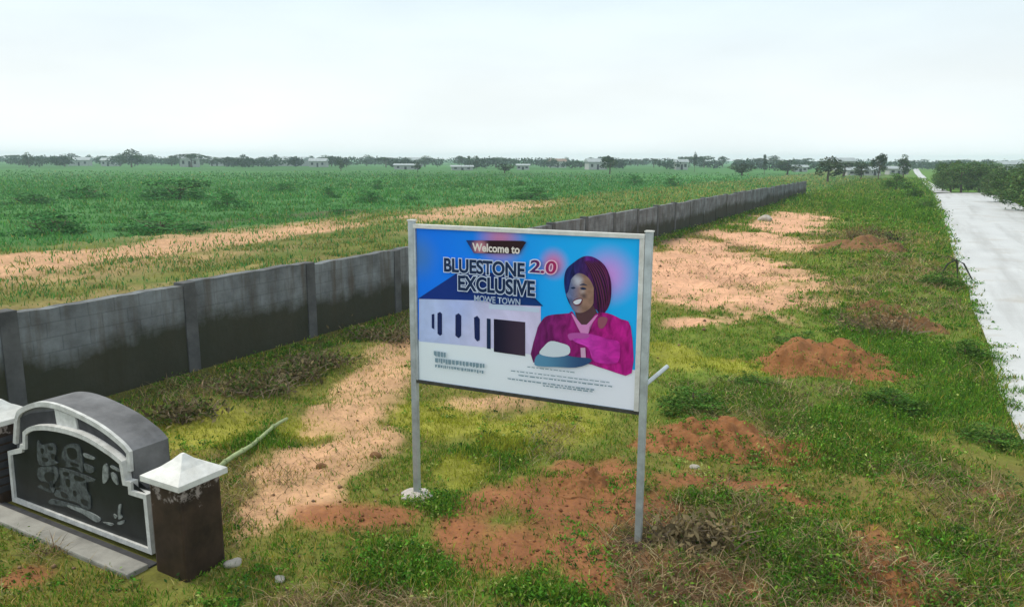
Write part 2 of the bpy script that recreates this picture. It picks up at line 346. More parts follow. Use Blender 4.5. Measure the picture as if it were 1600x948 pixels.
# patches on the ground: photograph pixel centre, half width, half height -> an ellipse on the ground
def ell(px, py, rx, ry):
    c = at(px, py); d = c.y
    return (c.x, c.y, rx * d / 1221.0, ry * d * d / (1221.0 * CAM_H))
SAND = [ell(*e) for e in [(1180, 375, 90, 20), (1230, 345, 60, 12), (1080, 440, 110, 60), (1130, 420, 120, 50), (1140, 470, 110, 30), (1090, 385, 70, 20), (1100, 470, 90, 22), (1080, 505, 80, 12), (1220, 355, 80, 12), (1250, 338, 50, 8), (1000, 400, 60, 60), (900, 440, 120, 50)]]
TRACK = [ell(*e) for e in [(470, 775, 70, 40), (570, 690, 70, 45), (610, 560, 60, 40), (590, 590, 80, 60), (555, 640, 60, 40), (500, 720, 90, 40), (640, 545, 40, 30), (760, 620, 90, 14), (420, 790, 60, 50), (440, 740, 60, 30), (520, 640, 50, 40)]]
RED = [ell(*e) for e in [(1150, 765, 110, 24), (1040, 700, 60, 24), (850, 855, 185, 55), (880, 790, 150, 40), (980, 900, 120, 40), (560, 808, 110, 26), (930, 735, 90, 26), (1080, 765, 90, 20), (1100, 690, 150, 24), (1290, 560, 130, 26),
        (1400, 890, 95, 70), (1100, 905, 110, 50), (1010, 800, 70, 30), (760, 790, 60, 25), (1340, 395, 50, 12), (1560, 770, 60, 12), (40, 900, 60, 25), (1250, 790, 60, 16),
        (720, 830, 60, 40), (960, 860, 80, 40)]]
LUSH = [ell(*e) for e in [(620, 890, 110, 50), (780, 700, 100, 30), (1150, 620, 100, 26), (1300, 690, 90, 60), (1250, 860, 90, 80), (1400, 720, 80, 50),
        (1450, 560, 110, 110), (1380, 330, 90, 50), (1500, 880, 110, 50), (400, 690, 70, 18), (1420, 640, 130, 40), (860, 930, 100, 20), (1100, 790, 60, 14), (700, 790, 70, 20)]]
def blobs(B, x, y, wob):
    v = np.zeros_like(x)
    for cx, cy, rx, ry in B:
        q = np.sqrt(((x - cx) / rx) ** 2 + ((y - cy) / ry) ** 2) + wob
        v = np.maximum(v, 1 - sstep(0.35, 1.35, q))
    g = fbm(x, y, 4.5, 3) * 0.6 + fbm(x, y, 14.0, 2) * 0.4
    return np.clip(sstep(-0.12, 0.30, v - g * 0.9 + 0.12) * (0.25 + 0.75 * v), 0, 1)
YEL = [ell(*e) for e in [(700, 650, 110, 45), (850, 660, 120, 35), (330, 672, 90, 40), (480, 665, 60, 30), (1060, 555, 50, 30), (1150, 570, 70, 20), (720, 735, 60, 40), (800, 690, 80, 25)]]
def yellow(x, y): return blobs(YEL, x, y, (fbm(x, y, 1.1, 4) - 0.5) * 0.8)
def masks(x, y):
    s, t = st_of(x, y)
    wob = (fbm(x, y, 0.8, 4) - 0.5) * 1.1 + (fbm(x, y, 3.1, 3) - 0.5) * 0.5
    sand = np.maximum(blobs(SAND, x, y, wob), .74 * blobs(TRACK, x, y, wob)); red = blobs(RED, x, y, wob); lush = blobs(LUSH, x, y, wob)
    # sandy track in the field behind the wall
    tw = t + 5.0 * (fbm(x, y, 0.03, 2) - 0.5)
    trk = 0.78 * sstep(-36.0, -32.5, tw) * (1 - sstep(-28.5, -22.5, tw)) * sstep(0.22, 0.50, fbm(s * 0.35, t, 0.3, 4)) * (1 - sstep(58, 78, s))
    trk = np.maximum(trk, 0.20 * sstep(.5, .62, fbm(s * .3, t, .35, 4)) * sstep(-30, -26, t) * (1 - sstep(-17, -14, t)) * (1 - sstep(14, 40, s)))
    field = 1 - sstep(WALL_T - 0.7, WALL_T, t)
    sand = np.maximum(sand * (1 - field), trk)
    red = red * (1 - field)
    return sand, red, lush, field, s, t
MOUNDS = []   # filled below: (x, y, rx, ry, h)
def mound_one(k, x, y):
    cx, cy, rx, ry, h = MOUNDS[k]
    q = np.sqrt(((x - cx) / rx) ** 2 + ((y - cy) / ry) ** 2) + (fbm(x, y, 0.9, 4) - 0.5) * 1.3
    z = h * (1 - sstep(0, 1.05, q)) * (0.25 + 1.5 * fbm(x, y, 1.3, 3)) + ((fbm(x, y, 5.0, 4) - 0.5) * 0.22 + (fbm(x, y, 13.0, 2) - 0.5) * 0.07) * (1 - sstep(0.6, 1.1, q))
    return z, q
def mound_h(x, y):
    z = np.zeros_like(x)
    for k in range(len(MOUNDS)): z = np.maximum(z, mound_one(k, x, y)[0])
    return z
def height(x, y):
    s, t = st_of(x, y); d = np.sqrt(x * x + y * y)
    near = 1 - sstep(40, 120, d)
    z = ((fbm(x, y, 0.35, 3) - 0.5) * 0.30 + (fbm(x, y, 1.7, 4) - 0.5) * 0.24 + (fbm(x, y, 6.5, 2) - 0.5) * 0.05) * near
    ridge = np.exp(-((t + 1.6) / 2.6) ** 2) * 0.30 * (0.4 + fbm(x, y, 0.12, 2)) * sstep(14, 26, s)   # bank beside the road
    z = z + ridge
    rd = sstep(ROAD_L - 1.2, ROAD_L + 0.1, t) * (1 - sstep(ROAD_R - 0.1, ROAD_R + 1.0, t))
    z = z * (1 - rd) - 0.035 * rd
    wl = np.exp(-((t - WALL_T) / 1.2) ** 2); z = z * (1 - wl) - 0.0 * wl
    far = (fbm(x, y, 0.008, 3) - 0.5) * 1.2 * sstep(120, 300, d) ; z = z + far * (1 - rd)
    for fx, fy, fr in FLAT:
        k = np.exp(-(((x - fx) ** 2 + (y - fy) ** 2) / fr ** 2)); z = z * (1 - k)
    return z

# ------------------------------------------------------------------ sign and monument anchors
SL, SR = at(652, 775), at(997, 850)
MA, MB = at(24, 786), at(242, 872)
FLAT = [(SL.x, SL.y, 0.6), (SR.x, SR.y, 0.6), (MA.x, MA.y, 1.6), (MB.x, MB.y, 1.6), ((MA.x + MB.x) / 2, (MA.y + MB.y) / 2, 1.6)]
class Frame:
    def __init__(s, A, B):
        s.o = Vector((A.x, A.y, 0)); s.ang = math.atan2(B.y - A.y, B.x - A.x); s.len = (Vector((B.x, B.y, 0)) - s.o).length
        s.u = Vector((math.cos(s.ang), math.sin(s.ang), 0)); s.b = Vector((-s.u.y, s.u.x, 0))
    def uv(s, px, py, y=0.0):
        """photograph pixel -> (x, z) on the vertical plane at local depth y"""
        d = ray(px, py); o = s.o + s.b * y; k = (o - CP).dot(s.b) / d.dot(s.b); p = CP + d * k - s.o
        return (p.dot(s.u), p.z)
    def pts(s, L_, y=0.0): return [s.uv(px, py, y) for px, py in L_]

# ------------------------------------------------------------------ ground sheet
def build_ground():
    nr, nc = 620, 580; y0 = -5.0
    dist = np.concatenate([[0.5], 5.5 * np.exp(np.linspace(0, math.log(9000 / 5.5), nr - 1))])
    th = np.linspace(-1, 1, nc); th = np.sign(th) * (0.62 * np.abs(th) + 0.68 * np.abs(th) ** 4)
    D, T = np.meshgrid(dist, th, indexing='ij')
    X = D * np.sin(T); Y = y0 + D * np.cos(T)
    x, y = X.ravel(), Y.ravel(); z = height(x, y)
    sand, red, lush, field, s, t = masks(x, y)
    n1 = fbm(x, y, 0.22, 4)[:, None]; n2 = fbm(x, y, 1.3, 4)[:, None]; n3 = fbm(x, y, 0.02, 4)[:, None]
    A = lambda *c: np.array(c)[None, :]
    dirt = A(.19, .125, .05) * (0.75 + 0.5 * n2); turf = A(.11, .185, .022) * (0.7 + 0.6 * n1)
    olive = A(.23, .215, .040)
    c = dirt * (1 - n1 * 0.9) + turf * n1 * 0.9
    c = c * 0.6 + olive * 0.4 * (0.6 + 0.8 * n2)
    vg = (sstep(-7, -2, t + 3 * (n1[:, 0] - .5)) * sstep(.30, .5, n1[:, 0]) * (.55 + .35 * sstep(30, 50, s)))[:, None]; c = c * (1 - vg) + A(.10, .20, .020) * (.7 + .6 * n2) * vg
    ye = yellow(x, y)[:, None] * .75; c = c * (1 - ye) + A(.34, .335, .045) * (.75 + .5 * n2) * ye
    # the field behind the wall: dry olive close by, then green out to the trees
    fg = A(.062, .19, .046) * (0.6 + 0.8 * n3) ; fo = A(.15, .165, .035) * (0.65 + 0.7 * n2)
    tt = (t + 8 * (fbm(x, y, 0.05, 3) - 0.5))[:, None]
    k = sstep(-38, -31, tt); fieldc = fg * (1 - k) + fo * k
    gn = sstep(0.47, 0.6, fbm(x, y, 0.3, 4))[:, None]; fieldc = fieldc * (1 - gn * 0.5 * k) + A(.07, .135, .022) * gn * 0.5 * k
    gk = (sstep(28, 42, s) * sstep(-33, -27, t))[:, None] * 0.75; fieldc = fieldc * (1 - gk) + A(.09, .19, .030) * (0.7 + .6 * n1) * gk
    bank = (sstep(-41, -38.5, t + 4 * (fbm(x, y, .05, 2) - .5)) * (1 - sstep(-36.5, -35, t)) * sstep(.45, .6, fbm(x, y, .09, 2)) * (1 - sstep(45, 60, s)))[:, None] * .7; fieldc = fieldc * (1 - bank) + A(.11, .075, .045) * bank
    f = field[:, None]; far = sstep(70, 130, y)[:, None]; f = np.maximum(f, far * (1 - sstep(-6, 0, t))[:, None])
    c = c * (1 - f) + fieldc * f
    farg = sstep(60, 120, np.sqrt(x * x + y * y))[:, None] * (1 - f); c = c * (1 - farg) + A(.10, .22, .025) * farg
    lu = lush[:, None] * (1 - f); c = c * (1 - 0.6 * lu) + A(.04, .085, .014) * 0.6 * lu
    sa = sand[:, None]; c = c * (1 - sa) + A(.68, .385, .225) * (0.72 + 0.56 * n2) * sa
    re = red[:, None]; c = c * (1 - re) + A(.29, .125, .05) * (0.65 + 0.7 * n2) * re
    # darker strip at the foot of the wall
    wl = np.exp(-((t - WALL_T - 0.8) / 0.9) ** 2)[:, None]; c = c * (1 - 0.7 * wl) + A(.04, .05, .022) * 0.7 * wl
    i = np.arange(nr - 1)[:, None] * nc + np.arange(nc - 1)[None, :]
    Fq = np.stack([i, i + 1, i + nc + 1, i + nc], -1).reshape(-1, 4)[:, ::-1]
    me = np_mesh('ground', np.stack([x, y, z], 1), Fq, c, True)
    o = link('ground', me, None, M['ground']); tag(o, kind='structure'); return o

# mounds of red soil: (centre px, centre py, half width px, half depth m, height m)
MSPEC = [(1292, 566, 135, 1.3, 0.44, 'wide rust red soil mound left of the road, middle of the verge'),
         (1352, 398, 62, 2.0, 0.40, 'small brown soil heap with dead stalks, farthest up the verge'),
         (1125, 700, 130, 0.6, 0.20, 'low red soil ridge just right of the signboard posts'),
         (1085, 905, 110, 0.5, 0.17, 'brown soil mound in front of the right signboard post, at the lower edge'),
         (925, 760, 78, 0.45, 0.15, 'small orange brown soil hump seen under the signboard'),
         (1405, 905, 85, 0.5, 0.12, 'bare red soil hump at the lower right among weeds'),
         (1385, 505, 60, 1.1, 0.42, 'dark brown soil heap with dry stalks behind the red mound')]
for px, py, hw, hd, h, lb in MSPEC:
    c = at(px, py); MOUNDS.append((c.x, c.y, hw * c.y / 1221, hd, h))
ground = build_ground()
M['red_soil'] = mat('red_laterite_soil', (0.32, 0.14, 0.055), 0.95, 0.3, 2.6, 0.8, 22, c2=(0.20, 0.078, 0.026))
M['brown_soil'] = mat('brown_soil', (0.25, 0.125, 0.05), 0.95, 0.3, 2.6, 0.8, 22, c2=(0.15, 0.08, 0.04))
for k, (px, py, hw, hd, h, lb) in enumerate(MSPEC):
    cx, cy, rx, ry, hh = MOUNDS[k]; n = 104
    g = np.linspace(-1.25, 1.25, n); GX, GY = np.meshgrid(g, g, indexing='ij'); x = cx + GX.ravel() * rx; y = cy + GY.ravel() * ry
    z0 = height(x, y); z, q = mound_one(k, x, y)
    z = np.where(q < 1.08, z0 + z + 0.004, z0 - 0.15 - 0.1 * np.minimum(1, q - 1.08))
    i = np.arange(n - 1)[:, None] * n + np.arange(n - 1)[None, :]
    Fq = np.stack([i, i + 1, i + n + 1, i + n], -1).reshape(-1, 4)[:, ::-1]
    V = np.stack([x - cx, y - cy, z], 1)
    ob = link('soil_mound', np_mesh('soil_mound', V, Fq, None, True), None, M['brown_soil'] if k in (1, 3, 6) else M['red_soil'])
    ob.location = (cx, cy, 0); tag(ob, lb, 'soil mound', 'mounds of dug soil along the verge')

# ------------------------------------------------------------------ road
def build_road():
    V = []; Fq = []
    # straight stretch, then a bend to the right behind the roadside bushes
    path = [(s, 0.5 * (ROAD_L + ROAD_R), 0.0) for s in np.linspace(-14, 106, 70)]
    rad = 7.0; c_t = 0.5 * (ROAD_L + ROAD_R) + rad
    for a in np.linspace(0, math.pi / 2, 24)[1:]: path.append((106 + rad * math.sin(a), c_t - rad * math.cos(a), a))
    for d in np.linspace(4, 120, 16): path.append((106 + rad, c_t + d, math.pi / 2))
    hw = 0.5 * (ROAD_R - ROAD_L); nw = 24
    for (s, t, a) in path:
        for j in range(nw + 1):
            w = -1 + 2 * j / nw
            e = 0.18 * (float(vnoise(np.array([s * 0.9 + 3]), np.array([w * 9.0]))[0]) - 0.5) * (abs(w) > 0.99)
            p = from_st(s - math.sin(a) * w * hw, t + math.cos(a) * (w * hw + e)); V.append((p.x, p.y, 0.02 + 0.07 * (1 - w * w)))
    for i in range(len(path) - 1):
        for j in range(nw):
            q = i * (nw + 1) + j; Fq.append((q, q + 1, q + nw + 2, q + nw + 1))
    o = link('road', np_mesh('road', V, Fq, None, True), None, M['road']); tag(o, kind='structure')
    # narrow track that runs on towards the houses
    V = []; Fq = []
    ctr = [(1472, 302, 30), (1460, 295, 20), (1449, 287.5, 14), (1443, 281, 13), (1438, 275, 12), (1433, 269, 10), (1429, 264.5, 8), (1426, 261, 7)]
    P = [(at(px, py), w) for px, py, w in ctr]; dense = []
    for i in range(len(P) - 1):
        for k in range(6): u = k / 6; dense.append((P[i][0].lerp(P[i + 1][0], u), (P[i][1] * (1 - u) + P[i + 1][1] * u)))
    for p, w in dense:
        hwid = w * p.y / 1221 * 0.5
        for q in (-1, -.4, .4, 1): V.append((p.x + q * hwid, p.y, float(height(np.array([p.x + q * hwid]), np.array([p.y]))[0]) + 0.12))
    for i in range(len(dense) - 1):
        for j in range(3): q = i * 4 + j; Fq.append((q, q + 1, q + 5, q + 4))
    o = link('path', np_mesh('path', V, Fq, None, True), None, M['road']); tag(o, kind='structure')
build_road()

# ------------------------------------------------------------------ perimeter wall
def build_wall():
    root = empty('boundary_wall', from_st(0, WALL_T), math.atan2(RD.y, RD.x))
    tag(root, 'long low grey block wall with dark pillars and mossy foot, running along the field', 'wall')
    S0, SP, N = 9.55 - 3 * 3.2, 3.2, 30
    rw = random.Random(4)
    for k in range(N):
        a, b = S0 + k * SP + 0.13, S0 + (k + 1) * SP - 0.13
        bm = bmesh.new(); nx, nz = 12, 6; top = (1.60 if k > 3 else 1.66) + rw.uniform(-0.05, 0.04); slope = rw.uniform(-0.03, 0.03)
        fr = []; bk = []
        for i in range(nx + 1):
            x = a + (b - a) * i / nx; zt = top + slope * (i / nx - 0.5) + rw.uniform(-0.018, 0.012)
            fr.append([bm.verts.new((x, -0.11 + rw.uniform(-.004, .004), -0.2 + (zt + 0.2) * j / nz)) for j in range(nz + 1)])
            bk.append([bm.verts.new((x, 0.11, -0.2 + (zt + 0.2) * j / nz)) for j in range(nz + 1)])
        for i in range(nx):
            for j in range(nz):
                bm.faces.new((fr[i][j], fr[i + 1][j], fr[i + 1][j + 1], fr[i][j + 1])); bm.faces.new((bk[i][j], bk[i][j + 1], bk[i + 1][j + 1], bk[i + 1][j]))
            bm.faces.new((fr[i][nz], fr[i + 1][nz], bk[i + 1][nz], bk[i][nz]))
        for e_ in (0, nx):
            for j in range(nz): bm.faces.new((fr[e_][j], fr[e_][j + 1], bk[e_][j + 1], bk[e_][j]))
        bm_obj('wall_panel', bm, M['wall'], root)
    for k in range(N + 1):
        s = S0 + k * SP; h = (1.63 if k > 4 else 1.69) + rw.uniform(-0.03, 0.06)
        box_obj('pillar', s - 0.13, s + 0.13, -0.135, 0.135, -0.2, h, M['wall_pillar'] if k < 14 else M['wall'], root, 0.012)
build_wall()

# ------------------------------------------------------------------ text
def text_obj(name, txt, box, y, m, parent, bold=0.0, slant=0.0, outline=None, om=None, spacing=1.0, oname=None):
    x0, z0, x1, z1 = box
    def mk(off):
        cu = bpy.data.curves.new('t', 'FONT'); cu.body = txt; cu.size = 1.0; cu.offset = off; cu.resolution_u = 5; cu.space_character = spacing
        ob = bpy.data.objects.new('t', cu); col.objects.link(ob)
        dg = bpy.context.evaluated_depsgraph_get(); me = bpy.data.meshes.new_from_object(ob.evaluated_get(dg))
        bpy.data.objects.remove(ob); bpy.data.curves.remove(cu); me.materials.clear(); return me
    me = mk(bold); xs = [v.co.x for v in me.vertices]; ys = [v.co.y for v in me.vertices]
    ax, bx, ay, by = min(xs), max(xs), min(ys), max(ys); sx = (x1 - x0) / (bx - ax); sz = (z1 - z0) / (by - ay)
    def place(me, yy):
        for v in me.vertices:
            px, pz = (v.co.x - ax) * sx, (v.co.y - ay) * sz
            v.co = (x0 + px + slant * pz, yy, z0 + pz)
    place(me, y); o = link(name, me, parent, m)
    if outline:
        me2 = mk(outline); place(me2, y + 0.0012); link(oname or 'letter_outline', me2, parent, om)
    return o

# ------------------------------------------------------------------ advertising signboard
def build_sign():
    fr = Frame(SL, SR); W = fr.len
    root = empty('signboard', (SL.x, SL.y, 0), fr.ang)
    tag(root, 'tall blue estate advertising signboard on two grey steel posts over the bare red soil', 'signboard')
    hp = 0.034
    for x, zt in ((0.0, 3.235), (W, 3.225)):
        bm = bmesh.new(); add_box(bm, x - hp, x + hp, -hp, hp, -0.3, zt, 0.008); bm_obj('post', bm, M['steel'], root)
        bm = bmesh.new(); add_box(bm, x - hp - .006, x + hp + .006, -hp - .006, hp + .006, zt + 0.002, zt + 0.016); bm_obj('post_cap', bm, M['white_paint'], root)
    zTL = fr.uv(652, 345)[1]; zb = fr.uv(658, 593)[1]; zt = 3.205
    x0, x1 = hp + 0.002, W - hp - 0.002
    PY = -0.012
    box_obj('top_rail', x0, x1, -0.040, 0.020, zt - 0.045, zt, M['white_paint'], root, 0.004)
    box_obj('bottom_rail', x0, x1, -0.030, 0.020, zb - 0.035, zb, M['darktwig'], root, 0.004)
    box_obj('side_rail', x0, x0 + 0.028, -0.036, 0.020, zb + 0.002, zt - 0.047, M['steel'], root, 0.004)
    box_obj('side_rail', x1 - 0.05, x1, -0.036, 0.020, zb + 0.002, zt - 0.047, M['white_paint'], root, 0.004)
    # cross rails at the back, back stay
    for zz in (zb + 0.6, zb + 1.2): box_obj('cross_rail', x0, x1, 0.022, 0.058, zz, zz + 0.036, M['steel'], root, 0.004)
    bm = bmesh.new(); zz = fr.uv(1010, 602)[1]
    add_tube(bm, [(W + 0.01, hp, zz), (lambda q: (q[0], 0.30, q[1]))(fr.uv(1043, 572, 0.30))], [0.022, 0.022], 8); bm_obj('back_stay', bm, M['steel'], root)
    pl, pr = x0 + 0.030, x1 - 0.052
    g = lambda px, py: fr.uv(px, py, PY)
    gp = lambda L_: [g(*p) for p in L_]
    hair_c = g(950, 430); rib_c = g(775, 378)
    pm = grad_mat('print_blue_sky', (0.006, 0.21, 0.98), (0.012, 0.46, 0.98), pl + 0.1, pr - 0.3, 'X', 0.4,
                  [((0.75, 0.28, 0.80), hair_c[0], hair_c[1], 0.36, 0.85), ((0.80, 0.22, 0.33), rib_c[0] + 0.05, rib_c[1] + 0.02, 0.34, 0.8), ((0.85, 0.15, 0.30), g(865, 412)[0], g(865, 412)[1], 0.2, 0.85),
                   ((0.10, 0.22, 0.35), pl, g(655, 400)[1], 0.35, 0.6)])
    panel = box_obj('panel', pl, pr, PY, 0.018, zb + 0.002, zt - 0.047, pm, root)
    ly = [PY - 0.0015]
    def layer(name, L_, m, sm=0, step=True):
        pts = gp(L_)
        pts = [(min(max(a, pl + .001), pr - .001), max(b, zb + .004)) for a, b in pts]
        if sm: pts = smooth_outline(pts, sm)
        o = poly_prism(name, pts, ly[0], ly[0] + 0.0005, m, panel)
        if step: ly[0] -= 0.0012
        return o
    flat = lambda n, c, r=0.45: grad_mat(n, c, tuple(v * 0.9 for v in c), pl, pr, 'X', r)
    navy = grad_mat('print_navy_roof', (0.008, 0.035, 0.24), (0.008, 0.05, 0.17), pl, pr, 'X')
    hw = grad_mat('print_house_wall', (0.50, 0.60, 0.92), (0.70, 0.64, 0.90), pl, pl + 1.4, 'X', 0.45, [((.42, .52, .92), g(715, 500)[0], g(715, 478)[1], .35, .7)], (.10, 5, 5))
    white = grad_mat('print_white', (0.82, 0.90, 0.95), (0.86, 0.88, 0.97), pl, pr, 'X')
    dkblue = flat('print_dark_blue', (0.012, 0.022, 0.10)); door = grad_mat('print_door', (0.012, 0.01, 0.03), (0.05, 0.03, 0.055), g(775, 520)[0], g(815, 520)[0], 'X')
    ink = flat('print_ink', (0.012, 0.03, 0.085)); pale = flat('print_pale', (0.62, 0.72, 0.92)); gry = flat('print_grey', (0.22, 0.33, 0.40))
    layer('printed_ground_strip', [(640, 529), (765, 538), (845, 556), (900, 566), (1010, 580), (1010, 680), (640, 640)], white)
    layer('printed_house', [(655, 466), (762, 470), (845, 476), (845, 556), (765, 543), (655, 533)], hw)
    layer('printed_gable', [(764, 474), (843, 481), (843, 488), (764, 482)], pale)
    layer('printed_roof', [(645, 466), (712, 428), (724, 421), (800, 430), (816, 453), (849, 478), (770, 475), (760, 469)], navy)
    for q in ([(675, 491), (679, 490), (679, 514), (675, 512)], [(684, 489), (688, 487), (691, 490), (691, 522), (688, 524), (684, 521)],
              [(712, 492), (717, 489), (721, 493), (721, 524), (717, 528), (712, 524)], [(741, 496), (746, 493), (750, 498), (750, 531), (746, 533), (742, 528)]):
        layer('printed_window', q, dkblue, 0, False)
    layer('printed_column', [(761, 497), (767, 498), (767, 545), (761, 544)], ink, 0, False)
    layer('printed_door', [(772, 498), (821, 503), (821, 556), (772, 549)], door)
    z5 = lambda L_: [(820 + a / 4.31, 380 + b / 4.31) for a, b in L_]
    dress = grad_mat('print_dress', (0.17, 0.012, 0.13), (0.44, 0.01, 0.22), g(840, 500)[0], g(960, 500)[0], 'X', 0.45, None, (.45, 14, 6))
    hair = grad_mat('print_hair', (0.010, 0.020, 0.13), (0.10, 0.010, 0.085), g(885, 440)[0], g(945, 440)[0], 'X', 0.45, [((0.13, 0.02, 0.26), *g(925, 405), 0.12, 0.8), ((0.10, 0.02, 0.04), *g(945, 470), 0.12, 0.7)], (.6, 40, 7))
    skin = grad_mat('print_skin', (0.12, 0.17, 0.34), (0.31, 0.18, 0.13), g(888, 450)[0], g(915, 450)[0], 'X', 0.45, [((0.55, 0.56, 0.66), *g(903, 438), 0.09, 0.85), ((0.50, 0.42, 0.42), *g(911, 455), 0.045, 0.6), ((0.035, 0.03, 0.05), *g(913, 462), 0.05, 0.7), ((.04, .06, .13), *g(893, 470), .06, .6)], (.25, 12, 12))
    neck = flat('print_neck', (0.11, 0.05, 0.06)); pink = flat('print_pink', (0.75, 0.28, 0.62)); mag = grad_mat('print_magenta', (0.58, 0.05, 0.46), (0.55, 0.02, 0.34), g(890, 540)[0], g(970, 540)[0], 'X', 0.45, None, (.35, 8, 12))
    layer('printed_hair', z5([(330, 130), (400, 88), (470, 96), (540, 150), (578, 240), (584, 330), (572, 410), (540, 465), (505, 478), (470, 440), (350, 460), (310, 420), (280, 350), (266, 260), (280, 180)]), hair, 5)
    layer('printed_neck', z5([(345, 440), (440, 400), (490, 470), (500, 520), (420, 580), (360, 520)]), neck, 4)
    layer('printed_dress', z5([(60, 800), (80, 600), (110, 530), (160, 485), (300, 470), (325, 462), (400, 570), (480, 475), (560, 470), (650, 510), (715, 560), (722, 872), (560, 850), (380, 800)]), dress, 3)
    layer('printed_face', z5([(325, 215), (375, 195), (430, 215), (470, 290), (478, 350), (455, 420), (400, 462), (345, 462), (315, 425), (300, 380), (282, 345), (296, 320), (308, 270)]), skin, 5)
    layer('printed_hair_lock', z5([(300, 260), (310, 190), (370, 150), (440, 170), (490, 250), (500, 360), (480, 440), (465, 400), (470, 310), (430, 230), (370, 200), (330, 222)]), hair, 4)
    for q in ([(312, 300), (330, 292), (345, 298), (330, 306)], [(375, 302), (398, 296), (418, 306), (396, 312)], [(370, 280), (398, 270), (425, 284), (398, 280)]):
        layer('printed_eye' if q[0][1] > 285 and q[0][1] < 310 else 'printed_brow', z5(q), ink, 4, False)
    ly[0] -= 0.0012
    layer('printed_lips', z5([(325, 392), (350, 372), (385, 368), (392, 385), (375, 412), (345, 418)]), flat('print_lips', (0.16, 0.03, 0.06)), 4)
    layer('printed_smile', z5([(330, 394), (352, 379), (383, 374), (384, 386), (370, 405), (346, 410)]), flat('print_teeth', (0.75, 0.78, 0.86)), 4)
    layer('printed_collar', z5([(315, 470), (330, 476), (385, 545), (420, 545), (480, 485), (498, 478), (440, 560), (432, 605), (380, 602), (358, 560)]), pink)
    layer('printed_shoulder_trim', z5([(500, 500), (550, 495), (560, 520), (530, 570), (500, 560)]), flat('print_trim', (0.34, 0.10, 0.15)), 3)
    layer('printed_arm', z5([(300, 610), (360, 600), (460, 610), (560, 640), (640, 665), (640, 780), (590, 810), (470, 790), (430, 700), (340, 660)]), mag, 4)
    layer('printed_hand', z5([(295, 612), (340, 600), (420, 604), (440, 624), (400, 640), (350, 636), (310, 650)]), flat('print_hand', (0.52, 0.10, 0.42)), 4)
    layer('printed_cuff', z5([(380, 700), (412, 700), (416, 770), (384, 770)]), flat('print_cuff', (0.70, 0.42, 0.62)))
    layer('printed_blue_box', z5([(70, 800), (95, 745), (200, 730), (330, 760), (440, 770), (445, 800), (350, 832), (200, 828), (90, 822)]), grad_mat('print_blue_box', (0.10, 0.28, 0.45), (0.03, 0.08, 0.20), g(845, 560)[0], g(915, 560)[0], 'X'), 3)
    layer('printed_paper', z5([(105, 740), (135, 690), (180, 655), (250, 668), (305, 692), (300, 745), (200, 762)]), flat('print_paper', (0.70, 0.78, 0.86)), 3)
    # hair strands of the printed portrait, drawn over the hair mass
    hs = [flat('print_strand_dark', (0.012, 0.010, 0.030)), flat('print_strand_plum', (0.15, 0.02, 0.12)), flat('print_strand_brown', (0.10, 0.025, 0.035))]
    rr = random.Random(12)
    for k in range(20):
        u = k / 19; ex = 505 + 72 * math.sin(u * 1.75) + rr.uniform(-6, 6); ey = 500 - 190 * u + rr.uniform(-10, 10)
        cx_, cy_ = 500 + 70 * u, 190 + 40 * (1 - u) - 60 * u; a = []; b_ = []
        for i in range(9):
            t = i / 8; x = (1 - t) ** 2 * (405 + 60 * u) + 2 * t * (1 - t) * cx_ + t * t * ex; y = (1 - t) ** 2 * (120 - 12 * u) + 2 * t * (1 - t) * cy_ + t * t * ey
            w = 4.5 * math.sin(math.pi * min(1, t * .9 + .08)) + .4; a.append((x - w, y - w * .3)); b_.append((x + w, y + w * .3))
        layer('printed_hair_strand', z5(a + b_[::-1]), hs[k % 3], 0, False)
        ly[0] -= 0.00008
    ly[0] -= 0.0012
    # ribbon and wording
    layer('printed_ribbon', [(730, 375), (819, 376), (824, 378), (812, 396), (742, 395)], grad_mat('print_ribbon', (0.015, 0.04, 0.16), (0.03, 0.012, 0.015), g(735, 385)[0], g(770, 385)[0], 'X', 0.45, [((0.75, 0.30, 0.36), *g(752, 386), 0.13, 0.85)]))
    def tx(name, txt, q, m, **kw):
        a = g(q[0], q[3]); b = g(q[2], q[1] + (q[2] - q[0]) * kw.pop('dy', 0.03)); zc = g(q[0], q[1])[1]
        o = text_obj(name, txt, (a[0], a[1], b[0], zc), ly[0] - 0.001, m, panel, **kw); ly[0] -= 0.0004; return o
    tx('welcome_lettering', 'Welcome to', (740, 379, 814, 392), flat('print_cream', (0.80, 0.74, 0.68)), bold=0.03)
    tx('title_lettering', 'BLUESTONE', (696, 402, 822, 424), ink, bold=0.035, outline=0.085, om=pale, oname='title_outline')
    tx('number_lettering', '2.0', (829, 405, 870, 425), grad_mat('print_number', (0.06, 0.02, 0.12), (0.38, 0.02, 0.12), g(830, 410)[0], g(868, 410)[0], 'X'), bold=0.02, slant=0.12, outline=0.08, om=grad_mat('print_number_halo', (0.66, 0.74, 0.92), (0.86, 0.50, 0.66), g(830, 410)[0], g(868, 410)[0], 'X'), oname='number_outline')
    tx('subtitle_lettering', 'EXCLUSIVE', (718, 429, 838, 453), ink, bold=0.035, outline=0.085, om=pale, oname='subtitle_outline')
    tx('town_lettering', 'MOWE TOWN', (743, 460, 815, 470), flat('print_town', (0.42, 0.52, 0.70)), bold=0.02)
    # small print, too small to read in the photograph: rows of short strokes
    bm = bmesh.new(); rr = random.Random(2)
